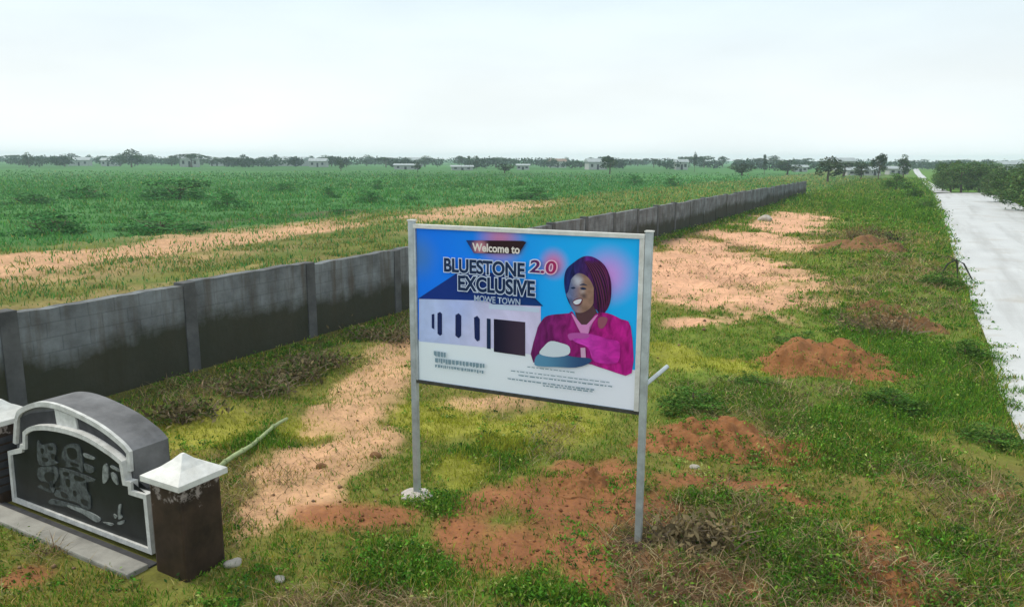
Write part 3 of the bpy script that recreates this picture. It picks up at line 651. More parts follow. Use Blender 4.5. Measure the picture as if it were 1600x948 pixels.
    def strokes(x, y, x2, slope, hgt, wmin, wmax, gap):
        while x < x2:
            w = rr.uniform(wmin, wmax); yy = y + slope * (x - 0)
            q = gp([(x, yy + slope * 0), (x + w, yy + slope * w), (x + w * 0.95, yy + slope * w + hgt * rr.uniform(.7, 1)), (x + 0.3, yy + hgt * rr.uniform(.7, 1))])
            bm.faces.new([bm.verts.new((a, ly[0] - 0.0015, b)) for a, b in q]); x += w + gap * rr.uniform(.6, 1.4)
    for x_, y_, h_ in ((680, 546, 8), (681, 556, 8), (684, 567, 6)): strokes(x_, y_, 756, 0.13, h_, 2, 5, 0.9) if False else None
    def row(x, y, x2, sl, h, a, b, gp_):
        cx = x
        while cx < x2:
            w = rr.uniform(a, b); yy = y + sl * (cx - x)
            q = gp([(cx, yy), (cx + w, yy + sl * w), (cx + w * .95, yy + sl * w + h * rr.uniform(.65, 1)), (cx + .2, yy + h * rr.uniform(.65, 1))])
            bm.faces.new([bm.verts.new((u, ly[0] - 0.0015, v)) for u, v in q]); cx += w + gp_ * rr.uniform(.6, 1.4)
    row(680, 547, 700, 0.14, 9, 2, 5, 1); row(682, 558, 757, 0.12, 8, 2, 5, 1.0); row(682, 568, 757, 0.13, 5, 1.5, 4, 1)
    tag(bm_obj('printed_address', bm, gry, panel), kind='stuff')
    bm = bmesh.new()
    row(795, 589, 930, 0.13, 2.2, 3, 9, 1.5); row(812, 584, 960, 0.12, 2, 3, 9, 1.5); row(800, 577, 950, 0.12, 1.6, 3, 9, 1.5); row(850, 600, 925, 0.12, 2, 3, 9, 1.5); row(826, 571, 900, 0.12, 1.5, 3, 8, 1.5)
    tag(bm_obj('printed_small_print', bm, gry, panel), kind='stuff')
    # footing at the left post
    bm = bmesh.new(); bmesh.ops.create_icosphere(bm, subdivisions=3, radius=1.0)
    rr = random.Random(5)
    for v in bm.verts: v.co = Vector((v.co.x * 0.20, v.co.y * 0.17, v.co.z * 0.07)) * (1 + rr.uniform(-.14, .14))
    bm_obj('concrete_footing', bm, M['white_paint'] if False else mat('pale_footing', (0.5, 0.45, 0.42), 0.9, 0.25, 8, 0.4), root)
    bm = bmesh.new(); bmesh.ops.create_icosphere(bm, subdivisions=3, radius=1.0)
    for v in bm.verts: v.co = Vector((v.co.x * 0.19 + W, v.co.y * 0.16, v.co.z * 0.05)) * 1.0 + Vector((rr.uniform(-.02, .02), rr.uniform(-.02, .02), rr.uniform(-.008, .008)))
    bm_obj('post_shade_patch', bm, mat('shade_dark_earth', (0.075, 0.045, 0.03), 0.95, 0.3, 8, 0.5), root)  # shade of the hollow around the right post, put in as a dark lump
    return fr
sign_fr = build_sign()

# ------------------------------------------------------------------ entrance monument
def build_monument():
    fr = Frame(MA, MB); W = fr.len
    root = empty('entrance_monument', (MA.x, MA.y, 0), fr.ang)
    tag(root, 'low arched black and white entrance monument between two capped dark pillars', 'monument')
    # back body with arched top
    out_px = [(24, 780), (18, 700), (27, 655), (34, 640), (60, 629), (88, 629), (122, 643), (161, 664), (193, 689), (207, 704), (209, 733), (233, 770), (241, 862)]
    outer = fr.pts(out_px, 0.05)
    z_b = 0.14
    arch = fr.pts([(209, 735), (207, 704), (193, 688), (161, 663), (122, 642), (88, 629), (60, 627), (34, 638), (27, 654), (25, 690)], 0.05)
    def arc(pts, k=5):
        """smooth an open run of points"""
        r_ = []; n = len(pts); P = [Vector(p) for p in pts]
        for i in range(n - 1):
            a, b, c, d = P[max(i - 1, 0)], P[i], P[i + 1], P[min(i + 2, n - 1)]
            for j in range(k):
                t = j / k; q = 0.5 * ((2 * b) + (c - a) * t + (2 * a - 5 * b + 4 * c - d) * t * t + (3 * b - a - 3 * c + d) * t ** 3); r_.append((q.x, q.y))
        r_.append(tuple(P[-1])); return r_
    arch = [arch[0]] + arc(arch[1:9]) + [arch[9]]
    dep = 0.40
    base_z = 0.30
    xa = min(p[0] for p in arch); xb = max(p[0] for p in arch)
    body_pts = [(xb, base_z)] + arch + [(xa, base_z)]
    poly_prism('arched_body', body_pts, 0.055, 0.055 + dep, M['grey_render'], root)
    # white edge of the outer arch
    ins = inset(body_pts, 0.055)
    band_prism('arch_trim', body_pts[1:-1], ins[1:-1], 0.015, 0.052, M['trim_white'], root, closed=False)
    # dark inset panels and the keystone of the arch band
    pl = fr.pts([(34, 690), (33, 652), (48, 645), (86, 641), (91, 662), (55, 664), (41, 674), (40, 690)], 0.05)
    poly_prism('inset_panel', pl, 0.040, 0.054, M['dark_band'], root)
    prr = fr.pts([(122, 653), (150, 665), (179, 686), (198, 708), (199, 738), (190, 716), (160, 692), (126, 673)], 0.05)
    poly_prism('inset_panel', prr, 0.040, 0.054, M['dark_band'], root)
    poly_prism('keystone', fr.pts([(88, 638), (120, 650), (125, 674), (92, 663)], 0.05), 0.028, 0.054, M['trim_white'], root)
    # lower stepped name panel
    inner_px = [(24, 781), (16.5, 703), (35, 699), (36, 692), (40, 693), (40, 673), (51, 665), (70, 663), (89, 665), (108, 669), (127, 675), (146, 684), (165, 696), (181, 707), (195, 719), (200, 749), (209, 751), (210, 764), (233, 771), (242, 864)]
    inn = fr.pts(inner_px, 0.0); inn = inn[:5] + arc(inn[5:15], 4) + inn[15:]
    poly_prism('name_panel', inset(inn, 0.012), -0.006, 0.048, M['black_panel'], root)
    poly_prism('panel_backing', fr.pts([(23, 784), (16, 704), (40, 700), (198, 752), (233, 772), (242, 868)], 0.06), 0.058, 0.30, M['dark_band'], root) if False else None
    bb = fr.pts([(16.5, 704), (234, 772)], 0.06)
    box_obj('core', inn[0][0] + 0.02, inn[-1][0] - 0.01, 0.058, 0.36, 0.05, bb[1][1] - 0.02, M['dark_band'], root)
    band_prism('panel_trim', inn, inset(inn, 0.052), -0.034, 0.046, M['trim_white'], root)
    # worn grey emblem and lettering on the black panel (not legible)
    g = lambda L_: fr.pts([(a / 3.95, 640 + b / 3.95) for a, b in L_], -0.008)
    sh = [[(235, 190), (260, 215), (330, 205), (350, 250), (340, 305), (355, 330), (245, 335)], [(395, 240), (430, 210), (495, 225), (515, 380), (470, 350), (410, 350), (385, 310)],
          [(240, 360), (270, 350), (345, 350), (365, 400), (340, 450), (300, 470), (340, 480), (325, 510), (235, 470), (300, 450), (240, 420)],
          [(370, 360), (440, 370), (590, 430), (520, 450), (540, 500), (560, 540), (560, 610), (510, 600), (480, 570), (345, 530), (360, 480), (390, 450), (375, 400)],
          [(520, 330), (580, 355), (575, 385), (540, 380)], [(310, 555), (340, 550), (480, 590), (480, 600), (320, 580)]]
    for q in sh: poly_prism('worn_emblem', smooth_outline(g(q), 4), -0.016, -0.004, M['emblem'], root)
    ct = [[(300, 225), (325, 225), (330, 245), (305, 245)], [(320, 270), (345, 275), (340, 305), (322, 295)], [(255, 235), (275, 240), (270, 270), (258, 262)], [(265, 290), (300, 300), (295, 318), (268, 312)], [(420, 235), (470, 240), (480, 290), (450, 305), (425, 280)], [(390, 300), (410, 320), (405, 350), (388, 330)], [(440, 320), (490, 335), (485, 350), (445, 340)],
          [(285, 385), (335, 385), (335, 425), (300, 440), (280, 415)], [(255, 445), (300, 445), (310, 480), (270, 470)], [(410, 425), (435, 430), (435, 470), (415, 465)], [(455, 495), (475, 500), (475, 530), (458, 525)], [(470, 400), (530, 425), (500, 440), (465, 425)], [(380, 500), (420, 520), (415, 545), (385, 530)], [(505, 545), (545, 560), (540, 590), (510, 575)], [(395, 380), (430, 385), (425, 405), (398, 400)], [(345, 470), (375, 480), (372, 492), (347, 486)]]
    for q in ct: poly_prism('worn_letter_gap', smooth_outline(g(q), 4), -0.0175, -0.0155, M['black_panel'], root)
    sp = [[(430, 585), (540, 620), (620, 665), (600, 690), (510, 635), (430, 600)], [(640, 350), (665, 335), (672, 420), (640, 450)], [(690, 340), (730, 360), (740, 380), (690, 355)],
          [(690, 385), (720, 400), (730, 460), (700, 430)], [(735, 590), (750, 585), (745, 640), (760, 660), (735, 670)], [(730, 690), (770, 680), (765, 700), (735, 705)], [(520, 265), (580, 290), (580, 305), (530, 290)],
          [(705, 640), (725, 655), (715, 668)], [(640, 690), (700, 700), (690, 712)]]
    for q in sp: poly_prism('worn_letter', smooth_outline(g(q), 3), -0.018, -0.004, M['emblem_pale'], root)
    # plinth
    bm = bmesh.new(); add_box(bm, -0.75, W + 0.12, -0.05, 0.40, -0.2, -0.015, 0.005); bm_obj('plinth', bm, M['dark_band'], root)
    bm = bmesh.new(); add_box(bm, -0.95, W + 0.12, -0.38, -0.15, -0.2, 0.05, 0.02); bm_obj('plinth_kerb', bm, M['concrete'], root)
    bm = bmesh.new(); add_box(bm, -0.75, W + 0.12, -0.146, -0.053, -0.2, 0.018, 0.004); bm_obj('plinth_step', bm, M['dark_band'], root)
    # pillars
    c0 = fr.uv(291, 899, -0.22)
    def pillar(x0, x1, y0, y1, h, ribs):
        p = box_obj('pillar', x0, x1, y0, y1, -0.2, h, M['pillar'], root, 0.03)
        e = 0.05
        bm = bmesh.new(); n = 8; cx, cy = (x0 + x1) / 2, (y0 + y1) / 2; hx, hy = (x1 - x0) / 2 + e, (y1 - y0) / 2 + e
        rings = []
        prof = [(1.0, 0.0), (1.0, 0.055), (0.80, 0.085), (0.52, 0.125), (0.26, 0.18), (0.06, 0.235)]
        for k, zz in prof: rings.append([bm.verts.new((cx + sx * hx * k, cy + sy * hy * k, h + 0.002 + zz)) for sx, sy in ((-1, -1), (1, -1), (1, 1), (-1, 1))])
        for i in range(len(rings) - 1):
            for k in range(4): bm.faces.new((rings[i][k], rings[i][(k + 1) % 4], rings[i + 1][(k + 1) % 4], rings[i + 1][k]))
        bm.faces.new(rings[0][::-1]); bm.faces.new(rings[-1])
        bm_obj('pillar_cap', bm, M['white_paint'], p)
        if ribs:
            for k in range(7):
                z = 0.14 + k * 0.095; box_obj('groove_course', x0 - 0.008, x1 + 0.008, y0 - 0.008, y1 + 0.008, z, z + 0.07, M['dark_band'], p, 0.006)
    pillar(W + 0.205, W + 0.655, -0.135, 0.315, 0.92, False)
    pillar(-0.56, -0.10, -0.10, 0.36, 0.92, True)
    return fr
mon_fr = build_monument()

# bamboo pole lying behind the pillar
a = at(338, 741); b = at(449, 665)
bm = bmesh.new(); a.z = 0.06; b.z = 0.12; n = 9
pp = [a.lerp(b, i / n) + Vector((0, 0, 0.02 * math.sin(i * 1.1))) for i in range(n + 1)]
add_tube(bm, pp, [0.034 - 0.001 * i for i in range(n + 1)], 10)
for i in range(1, n, 2): add_tube(bm, [pp[i] - (b - a).normalized() * 0.012, pp[i] + (b - a).normalized() * 0.012], [0.040, 0.040], 10)
o = bm_obj('bamboo_pole', bm, M['bamboo'], None, True); tag(o, 'pale green bamboo pole lying in the grass behind the dark monument pillar', 'pole')

# ------------------------------------------------------------------ trees and shrubs
def leaves(centres, sizes, tints, up=0.35, r=rng, aspect=0.55):
    """leaf quads (bent in the middle): centres (n,3)"""
    n = len(centres)
    d = r.normal(size=(n, 3)); d /= np.linalg.norm(d, axis=1)[:, None]
    nr = r.normal(size=(n, 3)); nr[:, 2] += up * 2; nr -= (nr * d).sum(1)[:, None] * d; nr /= np.linalg.norm(nr, axis=1)[:, None] + 1e-9
    s = np.cross(d, nr); L_ = sizes[:, None]
    p0 = centres - d * L_ * 0.5; p1 = centres + s * L_ * aspect * 0.5 + nr * L_ * 0.08; p2 = centres + d * L_ * 0.5; p3 = centres - s * L_ * aspect * 0.5 + nr * L_ * 0.08
    V = np.stack([p0, p1, p2, p3], 1).reshape(-1, 3); F = np.arange(4 * n).reshape(n, 4)
    return V, F, np.repeat(tints, 4, axis=0)
def crown_mesh(name, seed, nclump, nleaf, leaf, base=(.055, .10, .03), z0=0.25, flat=1.0, width=0.42, style='round'):
    r = np.random.default_rng(seed)
    cs = []
    for i in range(nclump):
        for _ in range(30):
            p = r.uniform(-1, 1, 3)
            if np.linalg.norm(p) < 1: break
        if style == 'flat': zz = 0.80 + 0.17 * p[2] * (1 - 0.5 * abs(p[0])); xy = p[:2] * width * 1.25
        elif style == 'low': zz = z0 + (1 - z0) * (abs(p[2]) ** 0.8) * (1 - 0.55 * (p[0] ** 2 + p[1] ** 2)); xy = p[:2] * width
        else: zz = z0 + (1 - z0) * (0.5 + 0.5 * p[2]) ; xy = p[:2] * width * (1.0 - 0.35 * max(0, p[2])) * r.uniform(.7, 1.1)
        cs.append((xy[0], xy[1], zz, r.uniform(.6, 1.3), r.uniform(.55, 1.6)))
    C, S, T = [], [], []
    for (x, y, z, sc, br) in cs:
        m = int(nleaf * sc); p = r.normal(size=(m, 3)); p /= (np.linalg.norm(p, axis=1) ** 0.55)[:, None] + 1e-6
        p *= np.array([0.105, 0.105, 0.075 * flat]) * sc
        q = p + np.array([x, y, z]); q[:, 2] = np.maximum(q[:, 2], 0.02)
        C.append(q); S.append(leaf * r.uniform(.6, 1.4, m))
        t = np.array(base)[None, :] * br * r.uniform(.65, 1.45, (m, 1)); t[:, 0] *= r.uniform(.8, 1.5, m); T.append(t)
    V, F, t = leaves(np.concatenate(C), np.concatenate(S), np.concatenate(T), 0.3, r)
    me = np_mesh(name, V, F, t); me.materials.append(M['veg']); return me
def trunk_mesh(name, seed, h=0.75, r0=0.03, limbs=5, multi=1):
    r = random.Random(seed); bm = bmesh.new()
    for q in range(multi):
        lx, ly_ = r.uniform(-.05, .05) * multi, r.uniform(-.05, .05) * multi
        pts = [(lx * .3, ly_ * .3, -0.04)]
        for i in range(1, 6): pts.append((lx * (.3 + i * .35) + r.uniform(-.012, .012), ly_ * (.3 + i * .35) + r.uniform(-.012, .012), h * i / 5))
        add_tube(bm, pts, [r0 * (1.15 - 0.18 * i) / math.sqrt(multi) for i in range(6)], 6)
        for k in range(limbs):
            i = r.randint(2, 4); p = Vector(pts[i]); a = r.uniform(0, 6.28); L_ = r.uniform(.18, .32)
            add_tube(bm, [p, p + Vector((math.cos(a) * L_ * .5, math.sin(a) * L_ * .5, L_ * .35)), p + Vector((math.cos(a) * L_, math.sin(a) * L_, L_ * .9))], [r0 * .5, r0 * .33, r0 * .12], 5)
    me = bpy.data.meshes.new(name); bm.to_mesh(me); bm.free(); me.materials.append(M['bark']); return me
def palm_mesh(seed):
    r = np.random.default_rng(seed); V, F = [], []
    for k in range(16):
        a = k * 2 * math.pi / 16 + r.uniform(-.15, .15); el = r.uniform(-.2, 1.1); L_ = r.uniform(.24, .32); pr = None
        for i in range(8):
            t = i / 7; h = L_ * t * math.cos(el) ; z = 0.86 + L_ * (t * math.sin(el) - 0.8 * t * t)
            w = 0.030 * (1 - t) + 0.008
            c = np.array([math.cos(a) * h, math.sin(a) * h, z]); s = np.array([-math.sin(a), math.cos(a), 0])
            V += [c + s * w - [0, 0, w * .5], c, c - s * w - [0, 0, w * .5]]
            if i:
                n = len(V); F += [(n - 6, n - 5, n - 2, n - 3), (n - 5, n - 4, n - 1, n - 2)]
    t = np.tile(np.array([[.05, .085, .03]]), (len(V), 1)); me = np_mesh('crown', V, F, t); me.materials.append(M['veg']); return me
CROWNS = {
    'round': [crown_mesh('crown', 20 + i, 26, 42, 0.075, (.042, .075, .030), 0.28, 1, .40) for i in range(4)],
    'flat': [crown_mesh('crown', 30 + i, 24, 40, 0.075, (.040, .070, .030), 0.3, .7, .46, 'flat') for i in range(2)],
    'tall': [crown_mesh('crown', 40 + i, 26, 40, 0.065, (.036, .066, .028), 0.3, 1, .24) for i in range(2)],
    'low': [crown_mesh('crown', 50 + i, 34, 46, 0.06, (.050, .19, .05), 0.04, 1, .5, 'low') for i in range(4)],
    'road': [crown_mesh('crown', 60 + i, 60, 70, 0.045, (.075, .15, .042), 0.08, 1, .46) for i in range(4)],
    'verge': [crown_mesh('crown', 160 + i, 46, 60, 0.055, (.062, .15, .024), 0.04, 1, .5, 'low') for i in range(4)],
    'palm': [palm_mesh(70 + i) for i in range(2)],
}
TR = {'tree': [trunk_mesh('trunk', 80 + i) for i in range(3)], 'low': [trunk_mesh('stem', 90 + i, 0.5, 0.02, 3, 3) for i in range(2)], 'palm': [trunk_mesh('trunk', 97, 0.87, 0.017, 0)]}
rt = random.Random(9)
def plant(name, kind, loc, w, h, label, cat, group=None, parts=True):
    o = empty(name, loc, rt.uniform(0, 6.28)); o.scale = (w, w, h)
    cm = rt.choice(CROWNS[kind]); link('crown', cm, o)
    tk = 'palm' if kind == 'palm' else ('low' if kind in ('low',) else 'tree'); tm = rt.choice(TR[tk]); link('stem' if tk == 'low' else 'trunk', tm, o)
    tag(o, label, cat, group); return o
def gz(p): return float(height(np.array([p.x]), np.array([p.y]))[0])
def plant_px(name, kind, px, pyb, wpx, hpx, label, cat, group=None, wf=0.9):
    p = at(px, pyb); d = p.y; p.z = gz(p) - 0.05
    return plant(name, kind, p, wpx * d / 1221 / wf, hpx * d / 1221, label, cat, group)

# shrubs that stand out in the field
for px, py, w, h, lb in [
    (130, 310, 60, 22, 'dark bushy shrub in the far left field, left of the widest bush'), (280, 311, 110, 30, 'widest dark green bush in the left field, in the middle distance'),
    (40, 318, 80, 16, 'low dark shrub at the far left edge of the field, behind the big thicket'), (75, 366, 110, 34, 'big green thicket at the left edge beside the sandy track'),
    (245, 362, 140, 26, 'long dark thicket along the far side of the sandy track'), (355, 324, 60, 22, 'rounded green shrub right of the widest field bush'),
    (590, 296, 16, 14, 'small solitary dark bush in the field above the left sign post'), (518, 309, 26, 16, 'olive green shrub in the field, left of the solitary dark bush'),
    (577, 316, 50, 14, 'low dark brown-green bush beside the far sandy clearing'), (640, 313, 26, 10, 'small flat bush on the edge of the far sandy clearing'),
    (532, 334, 36, 10, 'low olive tuft on the sandy track left of the signboard'), (825, 311, 70, 18, 'wide flat olive bush in the field above the signboard'),
    (723, 292, 18, 8, 'tiny dark shrub in the green field above the sign lettering'), (990, 290, 30, 14, 'dark green shrub in the field above the right sign post'),
    (1052, 292, 26, 14, 'dark shrub in the field right of the sign, near the far wall'), (812, 290, 16, 7, 'tiny green shrub in the field, above the sign ribbon'),
    (440, 299, 40, 12, 'low green shrub in the field between the widest bush and the solitary bush')]:
    plant_px('field_shrub', 'low', px, py, w, h * 1.35, lb, 'shrub', 'shrubs scattered over the green field')
# trees that stand out on the horizon
for kind, px, py, w, h, lb in [
    ('round', 205, 262, 40, 26, 'tallest broad tree in the left tree line'), ('round', 46, 262, 18, 22, 'small pointed tree at the far left of the tree line'),
    ('round', 533, 267, 16, 18, 'dark round tree standing forward of the tree line, upper left of the sign'), ('round', 652, 269, 14, 14, 'dark little tree beside the white shed above the sign corner'),
    ('round', 952, 272, 34, 28, 'dark round tree beside the white house behind the signboard'), ('round', 788, 271, 34, 14, 'low dark tree in the field above the middle of the sign'),
    ('flat', 300, 262, 44, 22, 'flat crowned tree over a pale house in the left tree line'), ('tall', 1085, 268, 10, 30, 'thin lone tree rising above the tree line right of the sign'),
    ('tall', 1194, 272, 13, 32, 'tall dark conical tree above the far end of the wall'), ('round', 1160, 274, 46, 18, 'dark broad tree in the field before the far wall end'),
    ('round', 1293, 284, 54, 36, 'big dark bush at the far end of the wall'), ('round', 1230, 272, 44, 22, 'dark green tree left of the big bush at the far wall end'),
    ('round', 1372, 282, 30, 42, 'tallest dark tree at the end of the green verge'), ('round', 1411, 282, 24, 36, 'dark rounded tree on the left edge of the far road'),
    ('flat', 1318, 276, 60, 24, 'spreading tree above pale roofs at the far end of the verge'), ('round', 1345, 280, 34, 26, 'dark tree left of the tallest verge tree')]:
    plant_px('horizon_tree', kind, px, py, w, h, lb, 'tree', 'trees along the horizon')
for px in (721, 733, 745): plant_px('palm_tree', 'palm', px, 267, 11, 25, {721: 'leftmost of the three thin palms on the horizon above the signboard', 733: 'middle one of the three thin palms on the horizon above the signboard', 745: 'rightmost of the three thin palms on the horizon above the signboard'}[px], 'palm tree', 'three palms on the horizon')
# the tree line itself: trees one can tell apart, then the wood that reads as one mass
LM = [(46, 'the small pointed tree'), (95, 'the gap left of the pale roofed house'), (130, 'the pale roofed house on the left'), (176, 'the small pale house on the left'), (205, 'the tallest broad tree'), (255, 'the stretch right of the tallest broad tree'), (300, 'the flat crowned tree'), (345, 'the grey roofed house'),
      (400, 'the left end of the long grey building'), (445, 'the long grey building'), (500, 'the right end of the long grey building'), (533, 'the dark round tree left of the sign'), (590, 'the solitary bush in the field'), (650, 'the pale house over the left sign corner'), (733, 'the three palms'), (788, 'the low dark tree over the sign'),
      (870, 'the dull roofed house'), (930, 'the white house behind the sign'), (1010, 'the right sign post'), (1062, 'the narrow white house'), (1085, 'the thin lone tree'), (1140, 'the broad dark tree before the far wall'), (1194, 'the conical tree'), (1247, 'the small white house at the wall end')]
for k, (lx, ln) in enumerate(LM):
    for side, off in (('left of', -13), ('right of', 13)):
        kd = rt.choice(['round', 'round', 'flat', 'tall']); d = rt.uniform(360, 520); p = dist_at(lx + off + rt.uniform(-4, 4), d); p.z = gz(p) - 0.1
        h = rt.uniform(4.6, 6.6) * (0.72 + d / 1800)
        plant('distant_tree', kd, p, rt.uniform(8, 14) * (.6 if kd == 'tall' else 1), h, {'round': 'hazy round tree', 'flat': 'hazy flat topped tree', 'tall': 'hazy slim tree'}[kd] + ' just ' + side + ' ' + ln, 'tree', 'trees of the hazy tree line')
def far_wood():
    r = np.random.default_rng(77); V, F, T = [], [], []; n = 340
    C, S, TT = [], [], []
    for k in range(n):
        px = r.uniform(-350, 1950); d = r.uniform(330, 640); p = dist_at(px, d); m = 170
        w, h = r.uniform(4, 9), r.uniform(3.6, 6.2) * (0.7 + d / 1700)
        q = r.normal(size=(m, 3)); q /= (np.linalg.norm(q, axis=1) ** .5)[:, None]; q *= np.array([w * .5, w * .5, h * .26]); q += np.array([p.x, p.y, h * .52]); q[:, 2] = np.maximum(q[:, 2], .2)
        C.append(q); S.append(r.uniform(.6, 1.5, m)); TT.append(np.array([[.034, .062, .03]]) * r.uniform(.6, 1.4) * r.uniform(.7, 1.35, (m, 1)))
    V, F, t = leaves(np.concatenate(C), np.concatenate(S), np.concatenate(TT), .3, r, .7)
    o = link('far_wood', np_mesh('far_wood', V, F, t), None, M['veg']); tag(o, 'bluish band of far-off woodland along the horizon', 'wood', kind='stuff')
far_wood()
# roadside bushes on the right and trees behind the bend
RB = [(1606, 330, 90, 66, 'bright green bush at the right edge beside the road'), (1655, 345, 120, 90, 'green bush beyond the right edge of the road, nearest of the row'), (1565, 317, 60, 44, 'mid green bush right of the pale road, second from the edge'), (1630, 322, 90, 60, 'dark green bush behind the bright one at the right edge')]
for px, py, w, h, lb in RB: plant_px('roadside_bush', 'road', px, py, w, h, lb, 'bush', 'bushes right of the road')
for k, (px, py, w, h) in enumerate([(1472, 299, 30, 34), (1486, 300, 42, 42), (1502, 301, 50, 48), (1530, 301, 50, 44), (1470, 292, 30, 40), (1490, 296, 40, 46), (1552, 305, 46, 40), (1518, 296, 46, 46), (1580, 306, 60, 46), (1545, 296, 50, 44), (1605, 300, 60, 48)]):
    plant_px('bend_tree', 'road', px, py, w, h, ['grey-green tree at the left end of the row behind the road bend', 'broad grey-green tree behind the road bend, second from the left', 'dense tree in the middle of the row behind the road bend', 'grey-green tree right of the middle behind the road bend', 'slim tree half hidden at the left end behind the road bend', 'taller tree in the second row left of the middle behind the road bend', 'green tree at the right of the road bend, front row', 'tree in the second row behind the middle of the road bend', 'green tree near the right edge behind the roadside bushes', 'pale tree in the second row right of the road bend', 'back tree at the right edge above the roadside bushes'][k], 'tree', 'trees behind the road bend')
# bushes on the verge
for px, py, w, h, lb in [(1400, 300, 44, 34, 'dark bush on the far verge at the road edge, nearest the tall trees'), (1425, 312, 34, 26, 'dark bush on the verge beside the pale road, below the tall trees'), (1445, 330, 30, 24, 'dark green bush at the road edge where the road starts to widen'),
        (1470, 450, 60, 44, 'leafy bush on the verge below the bent branch'), (1080, 650, 100, 60, 'dark leafy bush behind the right sign post'), (1395, 640, 90, 60, 'dark leafy bush right of the red soil mound'),
        (1180, 600, 70, 36, 'low leafy bush left of the red soil mound'), (1545, 690, 90, 50, 'green bush at the road edge on the right'), (1250, 540, 80, 40, 'green bush at the back of the red soil mound'), (1510, 560, 70, 50, 'green bush near the road edge, level with the red mound')]:
    plant_px('verge_bush', 'verge', px, py, w * 1.1, h * .75, lb, 'bush', 'bushes on the verge', 1.0)

# ------------------------------------------------------------------ far houses
def house(px, dist, w, h, rh, label, roof='house_roof', zoff=0.0):
    p = dist_at(px, dist); p.z = gz(p) + zoff; dpt = w * 0.7
    o = empty('house', p, rt.uniform(-.3, .3)); tag(o, label, 'house', 'houses in the tree line')
    box_obj('wall', -w / 2, w / 2, -dpt / 2, dpt / 2, -0.5, h, M['house_wall'], o)
    bm = bmesh.new(); e = 0.5
    prof = [(-dpt / 2 - e, h + .01), (0, h + rh), (dpt / 2 + e, h + .01)]
    A_ = [bm.verts.new((-w / 2 - e, y, z)) for y, z in prof]; B_ = [bm.verts.new((w / 2 + e, y, z)) for y, z in prof]
    bm.faces.new(A_); bm.faces.new(B_[::-1])
    for i in range(3): bm.faces.new((A_[i], B_[i], B_[(i + 1) % 3], A_[(i + 1) % 3]))
    bm_obj('roof', bm, M[roof], o)
    for x in (-w * .32, w * .3): box_obj('window', x - .5, x + .5, -dpt / 2 - .04, -dpt / 2 + .02, h * .35, h * .75, M['dark_opening'], o)
    box_obj('door', -.45, .45, -dpt / 2 - .04, -dpt / 2 + .02, -.1, h * .68, M['dark_opening'], o)
for px, d, w, h, rh, lb, rf in [
    (130, 420, 10, 3.0, 1.6, 'pale roofed house in the left tree line, right of the pointed tree', 'house_roof'), (176, 400, 7, 2.9, 1.4, 'small pale house left of the tallest broad tree', 'house_roof'),
    (300, 360, 8, 3.8, 1.4, 'white house under the flat crowned tree in the left tree line', 'house_roof'), (345, 430, 8, 3.2, 1.6, 'grey roofed house right of the white house, left tree line', 'house_roof'),
    (445, 430, 26, 3.2, 1.8, 'long grey roofed building in the tree line, upper left of the sign', 'house_roof'), (500, 380, 8, 2.8, 1.4, 'small pale house at the right end of the long grey building', 'house_roof'),
    (650, 420, 7, 3.6, 1.4, 'pale house on the horizon above the left sign corner', 'house_roof'), (636, 310, 9, 1.7, 0.6, 'low pale shed in the field above the left sign corner', 'house_roof'),
    (722, 300, 8, 1.3, 0.6, 'long low white shed at the foot of the three palms', 'house_roof'), (817, 320, 5, 1.8, 0.6, 'tiny white shed in the field above the sign top', 'house_roof'),
    (870, 430, 9, 3.4, 1.5, 'dull roofed house in the tree line above the sign, left of the white house', 'rust_roof'), (930, 330, 8, 3.2, 1.5, 'white house beside the dark round tree behind the signboard', 'house_roof'),
    (1062, 330, 5, 3.2, 1.2, 'narrow white house right of the signboard on the horizon', 'house_roof'), (1247, 300, 5, 1.8, 0.8, 'small white house at the far end of the wall', 'house_roof'),
    (1314, 330, 8, 3.9, 1.4, 'pale roofed house under the spreading tree', 'house_roof'), (1337, 235, 7, 1.6, 0.9, 'low white house just beyond the green verge', 'house_roof'), (1360, 240, 4, 1.9, 0.9, 'small white house left of the tallest verge tree', 'house_roof'),
    (1398, 260, 6, 1.9, 0.9, 'white building between the two dark trees at the road end', 'house_roof'), (1568, 300, 7, 3.0, 1.3, 'white house above the trees on the far right', 'house_roof'), (1590, 330, 9, 3.0, 1.4, 'pale house at the far right edge of the horizon', 'house_roof')]:
    house(px, d, w, h, rh, lb, rf)

# ------------------------------------------------------------------ dry brush, branch, stones
def brush(px, py, wm, hm, n, m, name, label, cat, seed, group=None, leafy=None):
    p = at(px, py); p.z = gz(p); r = random.Random(seed); o = empty(name, p); tag(o, label, cat, group)
    bm = bmesh.new()
    for i in range(n):
        a = r.uniform(0, 6.28); q = math.sqrt(r.random()); b = Vector((math.cos(a) * q * wm * .5, math.sin(a) * q * wm * .3, 0))
        d = Vector((r.uniform(-1, 1), r.uniform(-1, 1), r.uniform(.2, 1.0))).normalized() * hm * r.uniform(.5, 1.3)
        add_tube(bm, [b, b + d * .5 + Vector((0, 0, .04)), b + d], [.012, .008, .003], 3)
    bm_obj('twigs', bm, m, o)
    rr = np.random.default_rng(seed); k = n * 9
    c = rr.normal(size=(k, 3)) * np.array([wm * .27, wm * .16, hm * .26]) + np.array([0, 0, hm * .34]); c[:, 2] = np.abs(c[:, 2])
    t = np.array(leafy or (.17, .135, .07))[None] * rr.uniform(.45, 1.5, (k, 1)); t = np.where(rr.random((k, 1)) < (.0 if leafy else .35), np.array([[.085, .13, .03]]) * rr.uniform(.6, 1.4, (k, 1)), t)
    V, F, tt = leaves(c, rr.uniform(.05, .14, k), t, 0.3, rr, 0.4); me = np_mesh('dry_leaves', V, F, tt); link('dry_leaves', me, o, M['veg'])
